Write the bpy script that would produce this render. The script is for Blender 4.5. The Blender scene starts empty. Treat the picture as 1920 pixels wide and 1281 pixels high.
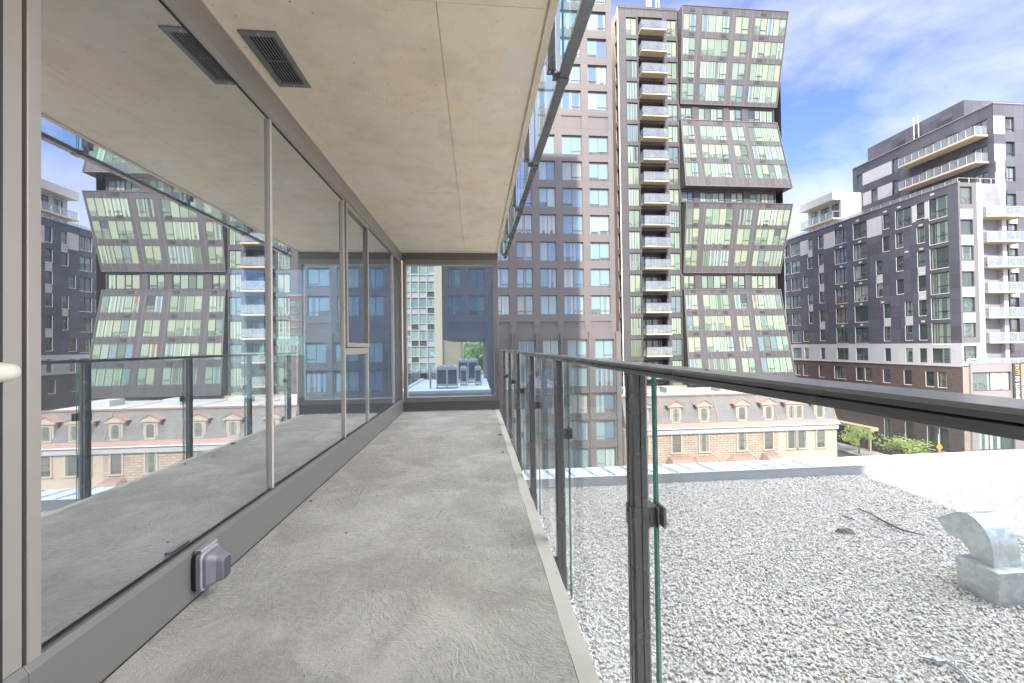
import bpy, math, random
import numpy as np
from mathutils import Vector, Matrix
random.seed(7)
scene = bpy.context.scene
COL = scene.collection
# ---------------------------------------------------------------- camera
YAW, PITCH, ROLL = 0.088861, 0.011587, -0.013848
def camera_basis():
    cy, sy, cp, sp = math.cos(YAW), math.sin(YAW), math.cos(PITCH), math.sin(PITCH)
    f = Vector((sy*cp, cy*cp, sp)); r = Vector((cy, -sy, 0)); u = r.cross(f)
    c, s = math.cos(ROLL), math.sin(ROLL)
    return c*r + s*u, -s*r + c*u, f
r_, u_, f_ = camera_basis()
cam = bpy.data.objects.new("camera", bpy.data.cameras.new("camera"))
COL.objects.link(cam)
cam.matrix_world = Matrix(((r_.x, u_.x, -f_.x, 0), (r_.y, u_.y, -f_.y, 0), (r_.z, u_.z, -f_.z, 1.12), (0, 0, 0, 1)))
cam.data.lens = 36*758.26/1920
cam.data.sensor_width = 36
cam.data.clip_start = 0.05
cam.data.clip_end = 3000
scene.camera = cam
# ---------------------------------------------------------------- light
SUN_EL = math.radians(40)
SUN_DIR = Vector((0.145, 1.0, 0)).normalized()*math.cos(SUN_EL) + Vector((0, 0, -math.sin(SUN_EL)))
sun = bpy.data.objects.new("sun", bpy.data.lights.new("sun", 'SUN'))
COL.objects.link(sun)
sun.data.energy = 2.0
sun.data.angle = math.radians(0.55)
sun.data.color = (1.0, 0.90, 0.78)
sun.rotation_euler = SUN_DIR.to_track_quat('-Z', 'Y').to_euler()
sun.location = (0, -20, 80)
world = bpy.data.worlds.new("World"); scene.world = world
world.use_nodes = True
wn = world.node_tree; wn.nodes.clear()
def wnode(t, **k):
    n = wn.nodes.new(t)
    for a, b in k.items(): setattr(n, a, b)
    return n
sky = wnode('ShaderNodeTexSky', sky_type='NISHITA', sun_disc=False, sun_elevation=SUN_EL,
            sun_rotation=math.atan2(-SUN_DIR.x, -SUN_DIR.y), air_density=1.0, dust_density=1.2, ozone_density=2.0)
tc = wnode('ShaderNodeTexCoord')
mp = wnode('ShaderNodeMapping'); mp.inputs['Scale'].default_value = (1.1, 2.2, 3.4); mp.inputs['Rotation'].default_value = (0.35, 0.75, 0.3); mp.inputs['Location'].default_value = (0.35, 0.1, 0.2)
n1 = wnode('ShaderNodeTexNoise'); n1.inputs['Scale'].default_value = 1.7; n1.inputs['Detail'].default_value = 9; n1.inputs['Roughness'].default_value = 0.58; n1.inputs['Distortion'].default_value = 0.25
rmp = wnode('ShaderNodeValToRGB'); rmp.color_ramp.elements[0].position = 0.40; rmp.color_ramp.elements[1].position = 0.80
rmp.color_ramp.elements[0].color = (0, 0, 0, 1); rmp.color_ramp.elements[1].color = (1, 1, 1, 1)
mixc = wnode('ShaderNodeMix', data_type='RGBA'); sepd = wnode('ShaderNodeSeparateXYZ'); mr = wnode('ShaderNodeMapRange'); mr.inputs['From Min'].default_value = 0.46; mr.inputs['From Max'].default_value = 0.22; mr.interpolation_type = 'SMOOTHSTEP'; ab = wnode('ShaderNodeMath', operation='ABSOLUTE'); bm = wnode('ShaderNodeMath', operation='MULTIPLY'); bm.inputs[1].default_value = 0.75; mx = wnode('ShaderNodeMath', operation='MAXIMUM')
clc = wnode('ShaderNodeMix', data_type='RGBA'); clc.inputs['A'].default_value = (1.75, 1.75, 1.80, 1); clc.inputs['B'].default_value = (19.5, 19.2, 18.6, 1)   # bright band added overhead and at the sides to fill shade; other clouds dimmer
bg = wnode('ShaderNodeBackground'); bg.inputs["Strength"].default_value = 0.15
wo = wnode('ShaderNodeOutputWorld')
L = wn.links.new
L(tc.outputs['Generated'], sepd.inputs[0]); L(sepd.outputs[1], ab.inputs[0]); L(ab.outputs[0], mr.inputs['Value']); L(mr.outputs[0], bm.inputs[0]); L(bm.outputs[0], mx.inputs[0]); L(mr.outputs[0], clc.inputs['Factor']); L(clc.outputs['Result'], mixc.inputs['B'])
L(tc.outputs['Generated'], mp.inputs['Vector']); L(mp.outputs[0], n1.inputs['Vector']); zf = wnode('ShaderNodeMath', operation='MULTIPLY_ADD'); zf.inputs[1].default_value = -0.42; L(sepd.outputs[2], zf.inputs[0]); ad = wnode('ShaderNodeMath', operation='ADD'); ad.inputs[1].default_value = 0.145; L(n1.outputs['Fac'], zf.inputs[2]); L(zf.outputs[0], ad.inputs[0]); L(ad.outputs[0], rmp.inputs[0])
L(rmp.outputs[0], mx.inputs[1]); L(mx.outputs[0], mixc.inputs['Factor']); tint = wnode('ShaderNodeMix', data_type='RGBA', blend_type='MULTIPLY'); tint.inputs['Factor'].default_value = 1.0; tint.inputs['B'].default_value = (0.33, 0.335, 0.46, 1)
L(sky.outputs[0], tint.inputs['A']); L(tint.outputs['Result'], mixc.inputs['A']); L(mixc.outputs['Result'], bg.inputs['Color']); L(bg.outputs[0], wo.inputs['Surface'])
scene.view_settings.view_transform = 'Standard'
scene.view_settings.look = 'None'
scene.view_settings.exposure = 2.28
scene.view_settings.gamma = 1.0
scene.render.engine = 'CYCLES'
cy = scene.cycles
cy.max_bounces = 10; cy.diffuse_bounces = 5; cy.glossy_bounces = 5; cy.transmission_bounces = 6; cy.transparent_max_bounces = 16
cy.caustics_reflective = False; cy.caustics_refractive = False
cy.sample_clamp_indirect = 6.0
cy.use_denoising = True

# ---------------------------------------------------------------- materials
MATS = {}
class G:
    """tiny node-graph helper"""
    def __init__(self, name):
        self.m = bpy.data.materials.new(name); self.m.use_nodes = True
        self.t = self.m.node_tree; self.t.nodes.clear()
        self.out = self.t.nodes.new('ShaderNodeOutputMaterial')
        MATS[name] = self.m
    def n(self, typ, props=None, **ins):
        nd = self.t.nodes.new('ShaderNode'+typ)
        for a, b in (props or {}).items(): setattr(nd, a, b)
        for k, v in ins.items():
            key = k.replace('_', ' ')
            if key.isdigit(): key = int(key)
            sk = nd.inputs[key] if not (isinstance(key, str) and key not in nd.inputs) else nd.inputs[k]
            if isinstance(v, bpy.types.NodeSocket): self.t.links.new(v, sk)
            else: sk.default_value = v
        return nd
    def math(self, op, a, b=None, c=None):
        nd = self.t.nodes.new('ShaderNodeMath'); nd.operation = op
        for i, v in enumerate((a, b, c)):
            if v is None: continue
            if isinstance(v, bpy.types.NodeSocket): self.t.links.new(v, nd.inputs[i])
            else: nd.inputs[i].default_value = v
        return nd.outputs[0]
    def mix(self, fac, a, b, blend='MIX'):
        nd = self.t.nodes.new('ShaderNodeMix'); nd.data_type = 'RGBA'; nd.blend_type = blend
        for k, v in (('Factor', fac), ('A', a), ('B', b)):
            if isinstance(v, bpy.types.NodeSocket): self.t.links.new(v, nd.inputs[k])
            else: nd.inputs[k].default_value = (*v, 1) if isinstance(v, tuple) and len(v) == 3 else v
        return nd.outputs['Result']
    def ramp(self, fac, stops, interp='LINEAR'):
        nd = self.t.nodes.new('ShaderNodeValToRGB'); cr = nd.color_ramp; cr.interpolation = interp
        while len(cr.elements) < len(stops): cr.elements.new(0.5)
        for e, (p, c) in zip(cr.elements, stops):
            e.position = p; e.color = (*c, 1) if isinstance(c, tuple) else (c, c, c, 1)
        self.t.links.new(fac, nd.inputs[0]); return nd.outputs[0]
    def obj(self): return self.n('TexCoord').outputs['Object']
    def noise(self, vec, scale, detail=4, rough=0.55, dist=0.0):
        return self.n('TexNoise', Vector=vec, Scale=scale, Detail=detail, Roughness=rough, Distortion=dist).outputs['Fac']
    def map(self, vec, scale=(1, 1, 1), rot=(0, 0, 0), loc=(0, 0, 0)):
        return self.n('Mapping', Vector=vec, Scale=scale, Rotation=rot, Location=loc).outputs[0]
    def bump(self, h, strength=0.3, dist=0.01, normal=None):
        k = dict(Height=h, Strength=strength, Distance=dist)
        if normal is not None: k['Normal'] = normal
        return self.n('Bump', **k).outputs[0]
    def pbsdf(self, color, rough=0.5, metal=0.0, spec=0.5, normal=None, **kw):
        nd = self.t.nodes.new('ShaderNodeBsdfPrincipled')
        def put(k, v):
            if isinstance(v, bpy.types.NodeSocket): self.t.links.new(v, nd.inputs[k])
            else: nd.inputs[k].default_value = (*v, 1) if isinstance(v, tuple) and len(v) == 3 else v
        put('Base Color', color); put('Roughness', rough); put('Metallic', metal); put('Specular IOR Level', spec)
        if normal is not None: put('Normal', normal)
        for k, v in kw.items(): put(k.replace('_', ' '), v)
        return nd.outputs[0]
    def mixs(self, fac, a, b):
        nd = self.t.nodes.new('ShaderNodeMixShader')
        for i, v in enumerate((fac, a, b)):
            if isinstance(v, bpy.types.NodeSocket): self.t.links.new(v, nd.inputs[i])
            else: nd.inputs[i].default_value = v
        return nd.outputs[0]
    def done(self, sh):
        self.t.links.new(sh, self.out.inputs['Surface']); return self.m

def painted(name, col, rough=0.45, metal=0.0, var=0.12, scale=3.0, spec=0.5):
    g = G(name); o = g.obj()
    n = g.noise(o, scale, 5); n2 = g.noise(o, scale*22, 3)
    c = g.mix(n, tuple(x*(1-var) for x in col), tuple(min(1, x*(1+var)) for x in col))
    rr = g.math('MULTIPLY_ADD', n, 0.16, rough-0.08)
    if metal: return g.done(g.pbsdf(c, rr, metal, spec))
    return g.done(g.pbsdf(c, rr, metal, spec, g.bump(n2, 0.06, 0.002)))

def panels(name, col, pw, ph, joint=0.03, jcol=None, var=0.1, rough=0.5, off=(0, 0), metal=0.0, streak=0.12):
    """cladding panels: joints and slight tone change from panel to panel"""
    g = G(name); o = g.obj()
    s = g.n('SeparateXYZ', Vector=o)
    u = g.math('ADD', g.math('ADD', s.outputs[0], s.outputs[1]), 1000.0+off[0]); v = g.math('ADD', s.outputs[2], 1000.0+off[1])
    fu = g.math('DIVIDE', u, pw); fv = g.math('DIVIDE', v, ph)
    ju = g.math('LESS_THAN', g.math('FRACT', fu), joint/pw); jv = g.math('LESS_THAN', g.math('FRACT', fv), joint/ph)
    j = g.math('MAXIMUM', ju, jv)
    cid = g.n('CombineXYZ', X=g.math('FLOOR', fu), Y=g.math('FLOOR', fv), Z=3.0).outputs[0]
    wn_ = g.n('TexWhiteNoise', Vector=cid).outputs['Value']
    c = g.mix(wn_, tuple(x*(1-var) for x in col), tuple(min(1, x*(1+var)) for x in col))
    st = g.noise(g.map(o, (1.6, 1.6, 0.12)), 1.4, 5)
    c = g.mix(g.math('MULTIPLY', st, streak*2), c, tuple(min(1, x*1.35+0.002) for x in col))
    dk = jcol or tuple(x*0.45 for x in col)
    c = g.mix(j, c, dk)
    n2 = g.noise(o, 9, 4)
    return g.done(g.pbsdf(c, g.math('MULTIPLY_ADD', n2, 0.2, rough-0.1), metal, 0.4, g.bump(g.math('SUBTRACT', 1.0, j), 0.5, 0.02)))

def bricks(name, c1, c2, mortar, bw, bh, msize=0.012, rough=0.85, stone=False, axis_x=True):
    g = G(name); o = g.obj(); s = g.n('SeparateXYZ', Vector=o)
    u = g.math('ADD', s.outputs[0], s.outputs[1])
    vec = g.n('CombineXYZ', X=u, Y=s.outputs[2], Z=0.0).outputs[0]
    if stone: vec = g.n('VectorMath', {'operation': 'ADD'}, **{'0': vec, '1': g.n('VectorMath', {'operation': 'SCALE'}, **{'0': g.n('TexNoise', Vector=vec, Scale=1.1).outputs['Color'], 'Scale': 0.12}).outputs[0]}).outputs[0]
    b = g.n('TexBrick', Vector=vec, Color1=(*c1, 1), Color2=(*c2, 1), Mortar=(*mortar, 1), Scale=1.0, **{'Mortar_Size': msize, 'Brick_Width': bw, 'Row_Height': bh, 'Mortar_Smooth': 0.3, 'Bias': 0.0})
    n = g.noise(o, 1.3, 6)
    c = g.mix(g.math('MULTIPLY', n, 0.5), b.outputs['Color'], tuple(x*0.7 for x in c1))
    return g.done(g.pbsdf(c, rough, 0, 0.2, g.bump(b.outputs['Fac'], -0.4, 0.02)))

def concrete(name, col, stain=None, pits=0.0, strokes=False, rough=0.85, fine=1.0, blot=0.25):
    g = G(name); o = g.obj()
    big = g.noise(o, 0.9, 6, 0.6, 0.4); mid = g.noise(o, 5.0, 6, 0.6); fin = g.noise(o, 90*fine, 4, 0.7)
    c = g.mix(big, tuple(x*(1-blot) for x in col), tuple(min(1, x*(1+blot*0.8)) for x in col))
    c = g.mix(g.math('MULTIPLY', mid, 0.35), c, tuple(x*0.72 for x in col))
    c = g.mix(g.math('MULTIPLY', fin, 0.3), c, tuple(min(1, x*1.25) for x in col))
    if stain:
        for k, (sc, sz, lo, hi) in enumerate(stain):
            m = g.ramp(g.noise(g.map(o, (1, 1, 1), (0, 0, 0), (k*7.3, k*3.1, 0)), sz, 5, 0.6), [(lo, 0.0), (hi, 1.0)])
            c = g.mix(g.math('MULTIPLY', m, 0.75), c, sc)
    h = g.math('ADD', g.math('MULTIPLY', mid, 0.35), g.math('MULTIPLY', fin, 0.25))
    if pits:
        v = g.n('TexVoronoi', Vector=g.map(o, (1, 1, 1)), Scale=11.0, Randomness=1.0)
        wnz = g.n('SeparateColor', Color=v.outputs['Color'])
        pit = g.math('MULTIPLY', g.math('LESS_THAN', v.outputs['Distance'], 0.055), g.math('GREATER_THAN', wnz.outputs[0], 1-pits))
        v2 = g.n('TexVoronoi', Vector=o, Scale=42.0, Randomness=1.0)
        wn2 = g.n('SeparateColor', Color=v2.outputs['Color'])
        pit2 = g.math('MULTIPLY', g.math('LESS_THAN', v2.outputs['Distance'], 0.16), g.math('GREATER_THAN', wn2.outputs[0], 1-pits*0.6))
        pit2 = g.math('MULTIPLY', pit2, g.math('GREATER_THAN', g.noise(o, 1.7, 3), 0.52))
        p = g.math('MAXIMUM', pit, pit2)
        c = g.mix(g.math('MULTIPLY', p, 0.8), c, tuple(x*0.28 for x in col)); h = g.math('SUBTRACT', h, p)
    if strokes:
        wv = g.n('TexNoise', Vector=o, Scale=3.0, Detail=3)
        warp = g.n('VectorMath', {'operation': 'MULTIPLY_ADD'}, **{'0': wv.outputs['Color'], '1': (0.22, 0.22, 0), '2': o}).outputs[0]
        def layer(scale, sx, sy, amt, seed):
            w2 = g.map(warp, (1, 1, 0), (0, 0, 0), (seed, seed*0.7, 0))
            vo = g.n('TexVoronoi', Vector=w2, Scale=scale, Randomness=1.0)
            loc = g.n('VectorMath', {'operation': 'SUBTRACT'}, **{'0': w2, '1': g.n('VectorMath', {'operation': 'SCALE'}, **{'0': vo.outputs['Position'], 'Scale': 1.0}).outputs[0]}).outputs[0]
            ang = g.math('MULTIPLY', g.n('SeparateColor', Color=vo.outputs['Color']).outputs[0], 6.28)
            rt = g.n('VectorRotate', {'rotation_type': 'Z_AXIS'}, Vector=loc, Angle=ang).outputs[0]
            off = g.n('VectorMath', {'operation': 'MULTIPLY_ADD'}, **{'0': vo.outputs['Color'], '1': (40, 40, 40), '2': g.map(rt, (sx, sy, 1))}).outputs[0]
            return g.math('MULTIPLY', g.noise(off, 1.0, 3, 0.6), amt)
        s1 = layer(2.3, 9, 60, 1.0, 3.0); s2 = layer(5.0, 22, 95, 1.0, 11.0)
        where = g.ramp(g.noise(o, 1.6, 5, 0.6), [(0.40, 0.25), (0.62, 1.0)])
        gr_ = g.noise(o, 260, 2, 0.7); lump = g.noise(o, 34, 5, 0.7)
        st = g.math('MULTIPLY', g.math('ADD', g.math('MULTIPLY', s1, 0.55), g.math('MULTIPLY', s2, 0.5)), where)
        h = g.math('ADD', g.math('ADD', g.math('MULTIPLY', h, 0.8), g.math('MULTIPLY', st, 0.75)), g.math('ADD', g.math('MULTIPLY', lump, 0.30), g.math('MULTIPLY', gr_, 0.22)))
        c = g.mix(g.ramp(lump, [(0.42, 0.35), (0.56, 0.0)]), c, tuple(x*0.62 for x in col))
        c = g.mix(g.ramp(g.noise(g.map(o, (1, 1, 1), (0, 0, 0), (5, 2, 0)), 2.4, 6, 0.62, 0.8), [(0.47, 0.0), (0.62, 0.6)]), c, tuple(min(1, x*1.3) for x in col))
        c = g.mix(g.ramp(g.noise(g.map(o, (1, 1, 1), (0, 0, 0), (9, 6, 0)), 1.5, 6, 0.66, 0.6), [(0.47, 0.0), (0.66, 0.5)]), c, tuple(x*k for x, k in zip(col, (0.70, 0.675, 0.645))))
        sp = g.n('TexVoronoi', Vector=o, Scale=16.0, Randomness=1.0)
        sel = g.math('MULTIPLY', g.math('LESS_THAN', sp.outputs['Distance'], 0.07), g.math('GREATER_THAN', g.n('SeparateColor', Color=sp.outputs['Color']).outputs[1], 0.965))
        c = g.mix(g.math('MULTIPLY', sel, 0.8), c, (0.08, 0.07, 0.06))
    return g.done(g.pbsdf(c, rough, 0, 0.25, g.bump(h, 1.0 if strokes else 0.25, 0.024 if strokes else 0.006)))

def clear_glass(name, tint, base_refl, grazing, haze=0.0, rough=0.0, power=4.0, hazecol=(0.75, 0.8, 0.82)):
    g = G(name)
    lw = g.n('LayerWeight', Blend=0.5).outputs['Facing']
    f = g.math("MULTIPLY", g.math("MULTIPLY_ADD", g.math("POWER", lw, power), grazing, base_refl), g.math("SUBTRACT", 1.0, g.n("NewGeometry").outputs["Backfacing"]))
    tr = g.n('BsdfTransparent', Color=(*tint, 1)).outputs[0]
    gl = g.n('BsdfGlossy', Color=(0.96, 0.98, 1.0, 1), Roughness=rough).outputs[0]
    sh = g.mixs(f, tr, gl)
    if haze:
        o = g.obj()
        hz = g.math('MULTIPLY', g.ramp(g.noise(o, 2.2, 6, 0.65), [(0.25, 0.45), (0.8, 1.0)]), haze)
        sh = g.mixs(hz, sh, g.n('BsdfDiffuse', Color=(*hazecol, 1)).outputs[0])
    return g.done(sh)

def pane_glass(name, stops, refl, graz=0.5, interior=(0.035, 0.045, 0.045), cover=1.25, tint=(0.9, 1.0, 0.97)):
    """window panes of the far buildings: what hangs behind the glass (blinds, curtains, dark rooms) and the sky on it"""
    g = G(name)
    at = g.n('Attribute', {'attribute_name': 'pv'}); sc = g.n('SeparateColor', Color=at.outputs['Color'])
    uv = g.n('UVMap'); s = g.n('SeparateXYZ', Vector=uv.outputs[0])
    r, gg, bb = sc.outputs[0], sc.outputs[1], sc.outputs[2]
    cur = g.ramp(r, stops, 'CONSTANT')
    o = g.obj()
    fold_shade = g.math('SINE', g.math('MULTIPLY', g.math('ADD', s.outputs[0], g.math('MULTIPLY', g.noise(o, 2.0, 2), 0.25)), g.math('MULTIPLY_ADD', bb, 45.0, 14.0)))
    cur = g.mix(g.math('MULTIPLY_ADD', fold_shade, 0.06, 0.08), cur, (0.22, 0.25, 0.2), 'MIX')  # pleat shading goes into the curtain colour as stripes
    nz = g.noise(g.map(o, (1.7, 1.7, 1.7)), 1.6, 4, 0.6)
    room = g.mix(g.ramp(nz, [(0.36, 0.0), (0.78, 1.0)]), interior, tuple(min(1, x*3.2+0.02) for x in interior))
    room = g.mix(g.math('MULTIPLY', g.math('LESS_THAN', s.outputs[1], g.math('MULTIPLY', bb, 0.3)), g.ramp(g.noise(o, 5.0, 2), [(0.52, 0.0), (0.56, 1.0)])), room, (0.16, 0.115, 0.07))
    covered = g.math('GREATER_THAN', s.outputs[1], g.math('SUBTRACT', g.math('MULTIPLY', gg, cover), 0.25))
    c = g.mix(covered, room, cur)
    side = g.math('GREATER_THAN', g.math('ABSOLUTE', g.math('SUBTRACT', s.outputs[0], 0.5)), g.math('MULTIPLY_ADD', bb, 0.5, 0.12))
    c = g.mix(g.math('MULTIPLY', side, g.math('GREATER_THAN', r, 0.35)), c, g.mix(0.25, cur, (0.7, 0.7, 0.6)))
    c = g.mix(1.0, c, tint, 'MULTIPLY')
    df = g.pbsdf(c, 0.6, 0, 0.2)
    bmp = g.bump(g.noise(o, 0.35, 2), 0.08, 0.3)
    gl = g.n('BsdfGlossy', Color=(0.88, 0.95, 1.0, 1), Roughness=0.02, Normal=bmp).outputs[0]
    lw = g.n('LayerWeight', Blend=0.5).outputs['Facing']
    f = g.math('MULTIPLY_ADD', g.math('POWER', lw, 3.0), graz, refl)
    return g.done(g.mixs(f, df, gl))
# ---- the palette
concrete('floor_concrete', (0.405, 0.378, 0.35), strokes=True, stain=[((0.40, 0.33, 0.22), 1.1, 0.62, 0.78), ((0.62, 0.60, 0.57), 0.8, 0.5, 0.72)], rough=0.9)
concrete('edge_concrete', (0.47, 0.445, 0.41), stain=[((0.36, 0.32, 0.27), 2.1, 0.55, 0.75)], pits=0.25, rough=0.9)
concrete('ceiling_concrete', (0.91, 0.785, 0.625), stain=[((0.90, 0.64, 0.47), 0.9, 0.54, 0.76), ((0.92, 0.72, 0.40), 1.5, 0.60, 0.80), ((0.66, 0.565, 0.44), 2.2, 0.50, 0.80), ((0.93, 0.86, 0.77), 0.7, 0.48, 0.72), ((0.74, 0.63, 0.49), 7.0, 0.52, 0.75)], pits=0.2, rough=0.8, blot=0.12)
concrete('patch_concrete', (0.86, 0.765, 0.655), stain=[((0.92, 0.86, 0.78), 3.0, 0.5, 0.7)], rough=0.85, blot=0.06)
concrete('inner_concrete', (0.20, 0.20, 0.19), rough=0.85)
concrete('inner_daylit', (0.34, 0.38, 0.38), rough=0.8)  # paler tone stands in for daylight on the floor by the glass
painted('taupe_metal', (0.245, 0.222, 0.205), 0.45, 0.15, 0.06)
painted('kick_metal', (0.15, 0.146, 0.143), 0.42, 0.25, 0.08)
painted('rail_metal', (0.165, 0.165, 0.172), 0.27, 0.4, 0.05)
painted('silver_metal', (0.62, 0.58, 0.53), 0.35, 0.3, 0.03, 0.7)
painted('black_rubber', (0.012, 0.012, 0.013), 0.6)
painted('grille_metal', (0.20, 0.20, 0.205), 0.45, 0.4)
painted('dark_void', (0.01, 0.01, 0.01), 0.9)
painted('white_plastic', (0.50, 0.48, 0.43), 0.35)
painted('grey_plastic', (0.26, 0.26, 0.30), 0.35)
painted('white_trim', (0.80, 0.80, 0.80), 0.5)
painted('cream_trim', (0.42, 0.36, 0.30), 0.7, var=0.08)
painted('copper_roof', (0.265, 0.17, 0.145), 0.6, var=0.14)
painted('porch_roof', (0.22, 0.15, 0.125), 0.7, var=0.15)
painted('window_frame_dark', (0.055, 0.055, 0.06), 0.45, 0.3)
painted('window_frame_bronze', (0.17, 0.15, 0.14), 0.45, 0.3)
painted('window_frame_pale', (0.105, 0.10, 0.09), 0.4, 0.2)
painted('slab_concrete', (0.46, 0.38, 0.27), 0.8, var=0.1)
painted('white_slab', (0.50, 0.42, 0.32), 0.8, var=0.06)
painted('tan_wall', (0.36, 0.29, 0.21), 0.85, var=0.08)
painted('roof_grey', (0.40, 0.41, 0.43), 0.9, var=0.15, scale=0.4)
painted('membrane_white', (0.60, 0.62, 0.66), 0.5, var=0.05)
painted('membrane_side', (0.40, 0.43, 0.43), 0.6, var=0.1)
painted('blue_print', (0.03, 0.12, 0.42), 0.5, var=0.3, scale=30)
painted('sign_black', (0.035, 0.034, 0.034), 0.5)
painted('sign_white', (0.85, 0.85, 0.83), 0.5)
painted('sign_gold', (0.72, 0.46, 0.10), 0.5)
painted('orange_paint', (0.85, 0.28, 0.03), 0.5)
painted('green_plastic', (0.01, 0.30, 0.20), 0.35)
painted('stone_dark', (0.13, 0.125, 0.12), 0.9, var=0.4, scale=30)
painted('bark', (0.10, 0.075, 0.055), 0.9, var=0.3, scale=6)
painted('twig_wood', (0.085, 0.065, 0.05), 0.9, var=0.3, scale=20)
painted('ac_case', (0.36, 0.36, 0.34), 0.6, 0.2)
painted('ac_grille', (0.06, 0.06, 0.065), 0.6)
painted('asphalt', (0.055, 0.055, 0.058), 0.9, var=0.2, scale=1.0)
painted('pavement', (0.36, 0.35, 0.33), 0.9, var=0.15, scale=1.0)
painted('ground_mix', (0.20, 0.19, 0.17), 0.95, var=0.3, scale=0.15)
painted('car_paint', (0.55, 0.56, 0.58), 0.25, 0.4)
painted('tyre', (0.02, 0.02, 0.02), 0.8)
painted('green_copper', (0.30, 0.52, 0.40), 0.7, var=0.15)
painted('cable_grey', (0.38, 0.42, 0.44), 0.4, 0.2)
painted('pale_render', (0.44, 0.37, 0.30), 0.85, var=0.07)
painted('building_wall', (0.30, 0.30, 0.30), 0.8)
painted('cap_metal', (0.30, 0.30, 0.31), 0.4, 0.5)
panels('brown_cladding', (0.118, 0.110, 0.110), 2.9, 1.51, 0.025, var=0.05, jcol=(0.075, 0.063, 0.06), streak=0.2)
panels('tower_cladding', (0.078, 0.075, 0.082), 0.95, 3.155, 0.035, off=(0.2, 0.1))
panels('box_cladding', (0.078, 0.076, 0.082), 1.0, 40.0, 0.035, var=0.14, jcol=(0.20, 0.17, 0.165))
panels('slate_cladding', (0.076, 0.077, 0.098), 1.5, 1.66, 0.04, var=0.2, off=(0.35, 0.4))
panels('white_cladding', (0.42, 0.42, 0.44), 1.45, 3.32, 0.02, var=0.03, jcol=(0.5, 0.5, 0.52), streak=0.03)
panels('shaded_cladding', (0.25, 0.25, 0.28), 1.3, 3.32, 0.02, var=0.04, streak=0.04)  # grey holds the shade of the recess; the wall itself is white
panels('grey_cladding', (0.23, 0.215, 0.215), 2.9, 1.2, 0.02, var=0.04, streak=0.04)
panels('corner_cladding', (0.125, 0.12, 0.128), 1.2, 3.32, 0.02, var=0.05, streak=0.05)
panels('tan_cladding', (0.36, 0.285, 0.20), 2.4, 3.155, 0.03, var=0.06)
bricks('dark_brick', (0.10, 0.075, 0.07), (0.14, 0.105, 0.10), (0.16, 0.135, 0.125), 0.55, 0.16, 0.012)
bricks('pale_brick', (0.28, 0.23, 0.19), (0.33, 0.28, 0.235), (0.36, 0.32, 0.29), 0.5, 0.16, 0.012)
bricks('stone_brick', (0.41, 0.325, 0.26), (0.54, 0.44, 0.355), (0.19, 0.14, 0.11), 0.75, 0.26, 0.035, stone=True)
bricks('red_brick', (0.44, 0.12, 0.085), (0.50, 0.16, 0.11), (0.4, 0.25, 0.2), 0.6, 0.2, 0.01)
bricks('slate_roof', (0.19, 0.185, 0.19), (0.235, 0.23, 0.23), (0.13, 0.13, 0.13), 0.35, 0.22, 0.012)
bricks('tan_brick', (0.33, 0.27, 0.19), (0.38, 0.32, 0.23), (0.34, 0.3, 0.24), 0.8, 0.3, 0.015)
clear_glass('wall_glass', (0.62, 0.74, 0.78), 0.66, 0.32, haze=0.05, power=2.5, hazecol=(0.42, 0.52, 0.60))
clear_glass('end_glass', (0.70, 0.80, 0.88), 0.06, 0.6, haze=0.10, hazecol=(0.5, 0.62, 0.8))
clear_glass('rail_glass', (0.95, 0.975, 0.97), 0.035, 0.5, haze=0.15)
clear_glass('upper_glass', (0.86, 0.94, 0.95), 0.05, 0.6, haze=0.05)
clear_glass('balcony_glass', (0.78, 0.86, 0.88), 0.10, 0.4, haze=0.30, hazecol=(0.50, 0.53, 0.56))
clear_glass('inner_glass', (0.92, 0.96, 0.97), 0.03, 0.3)
def edge_glass():
    g = G('glass_edge'); g.done(g.pbsdf((0.005, 0.16, 0.12), 0.15, 0, 0.6))
edge_glass()
def cover_plastic():
    g = G('clear_cover'); tr = g.n('BsdfTransparent', Color=(0.7, 0.7, 0.76, 1)).outputs[0]
    p = g.pbsdf((0.40, 0.40, 0.47), 0.16, 0, 0.7); g.done(g.mixs(0.62, tr, p))
cover_plastic()
def galv():
    g = G('galvanised'); o = g.obj()
    v = g.n('TexVoronoi', Vector=o, Scale=26.0).outputs['Color']; s = g.n('SeparateColor', Color=v).outputs[0]
    c = g.mix(s, (0.44, 0.48, 0.50), (0.62, 0.65, 0.66)); n = g.noise(o, 5, 4)
    c = g.mix(g.math('MULTIPLY', n, 0.3), c, (0.35, 0.37, 0.37))
    g.done(g.pbsdf(c, g.math('MULTIPLY_ADD', s, 0.15, 0.32), 0.75, 0.5))
galv()
def pebble_mat():
    g = G('pebbles'); oi = g.n('ObjectInfo').outputs['Random']
    c = g.ramp(oi, [(0.0, (0.54, 0.54, 0.555)), (0.28, (0.64, 0.635, 0.625)), (0.52, (0.47, 0.47, 0.49)), (0.66, (0.57, 0.52, 0.44)), (0.83, (0.27, 0.265, 0.26)), (0.88, (0.68, 0.675, 0.66)), (0.95, (0.33, 0.23, 0.14))], 'CONSTANT')
    n = g.noise(g.obj(), 1.5, 3); c = g.mix(g.math('MULTIPLY', n, 0.3), c, (0.5, 0.49, 0.47))
    g.done(g.pbsdf(c, 0.75, 0, 0.3))
pebble_mat()
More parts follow.
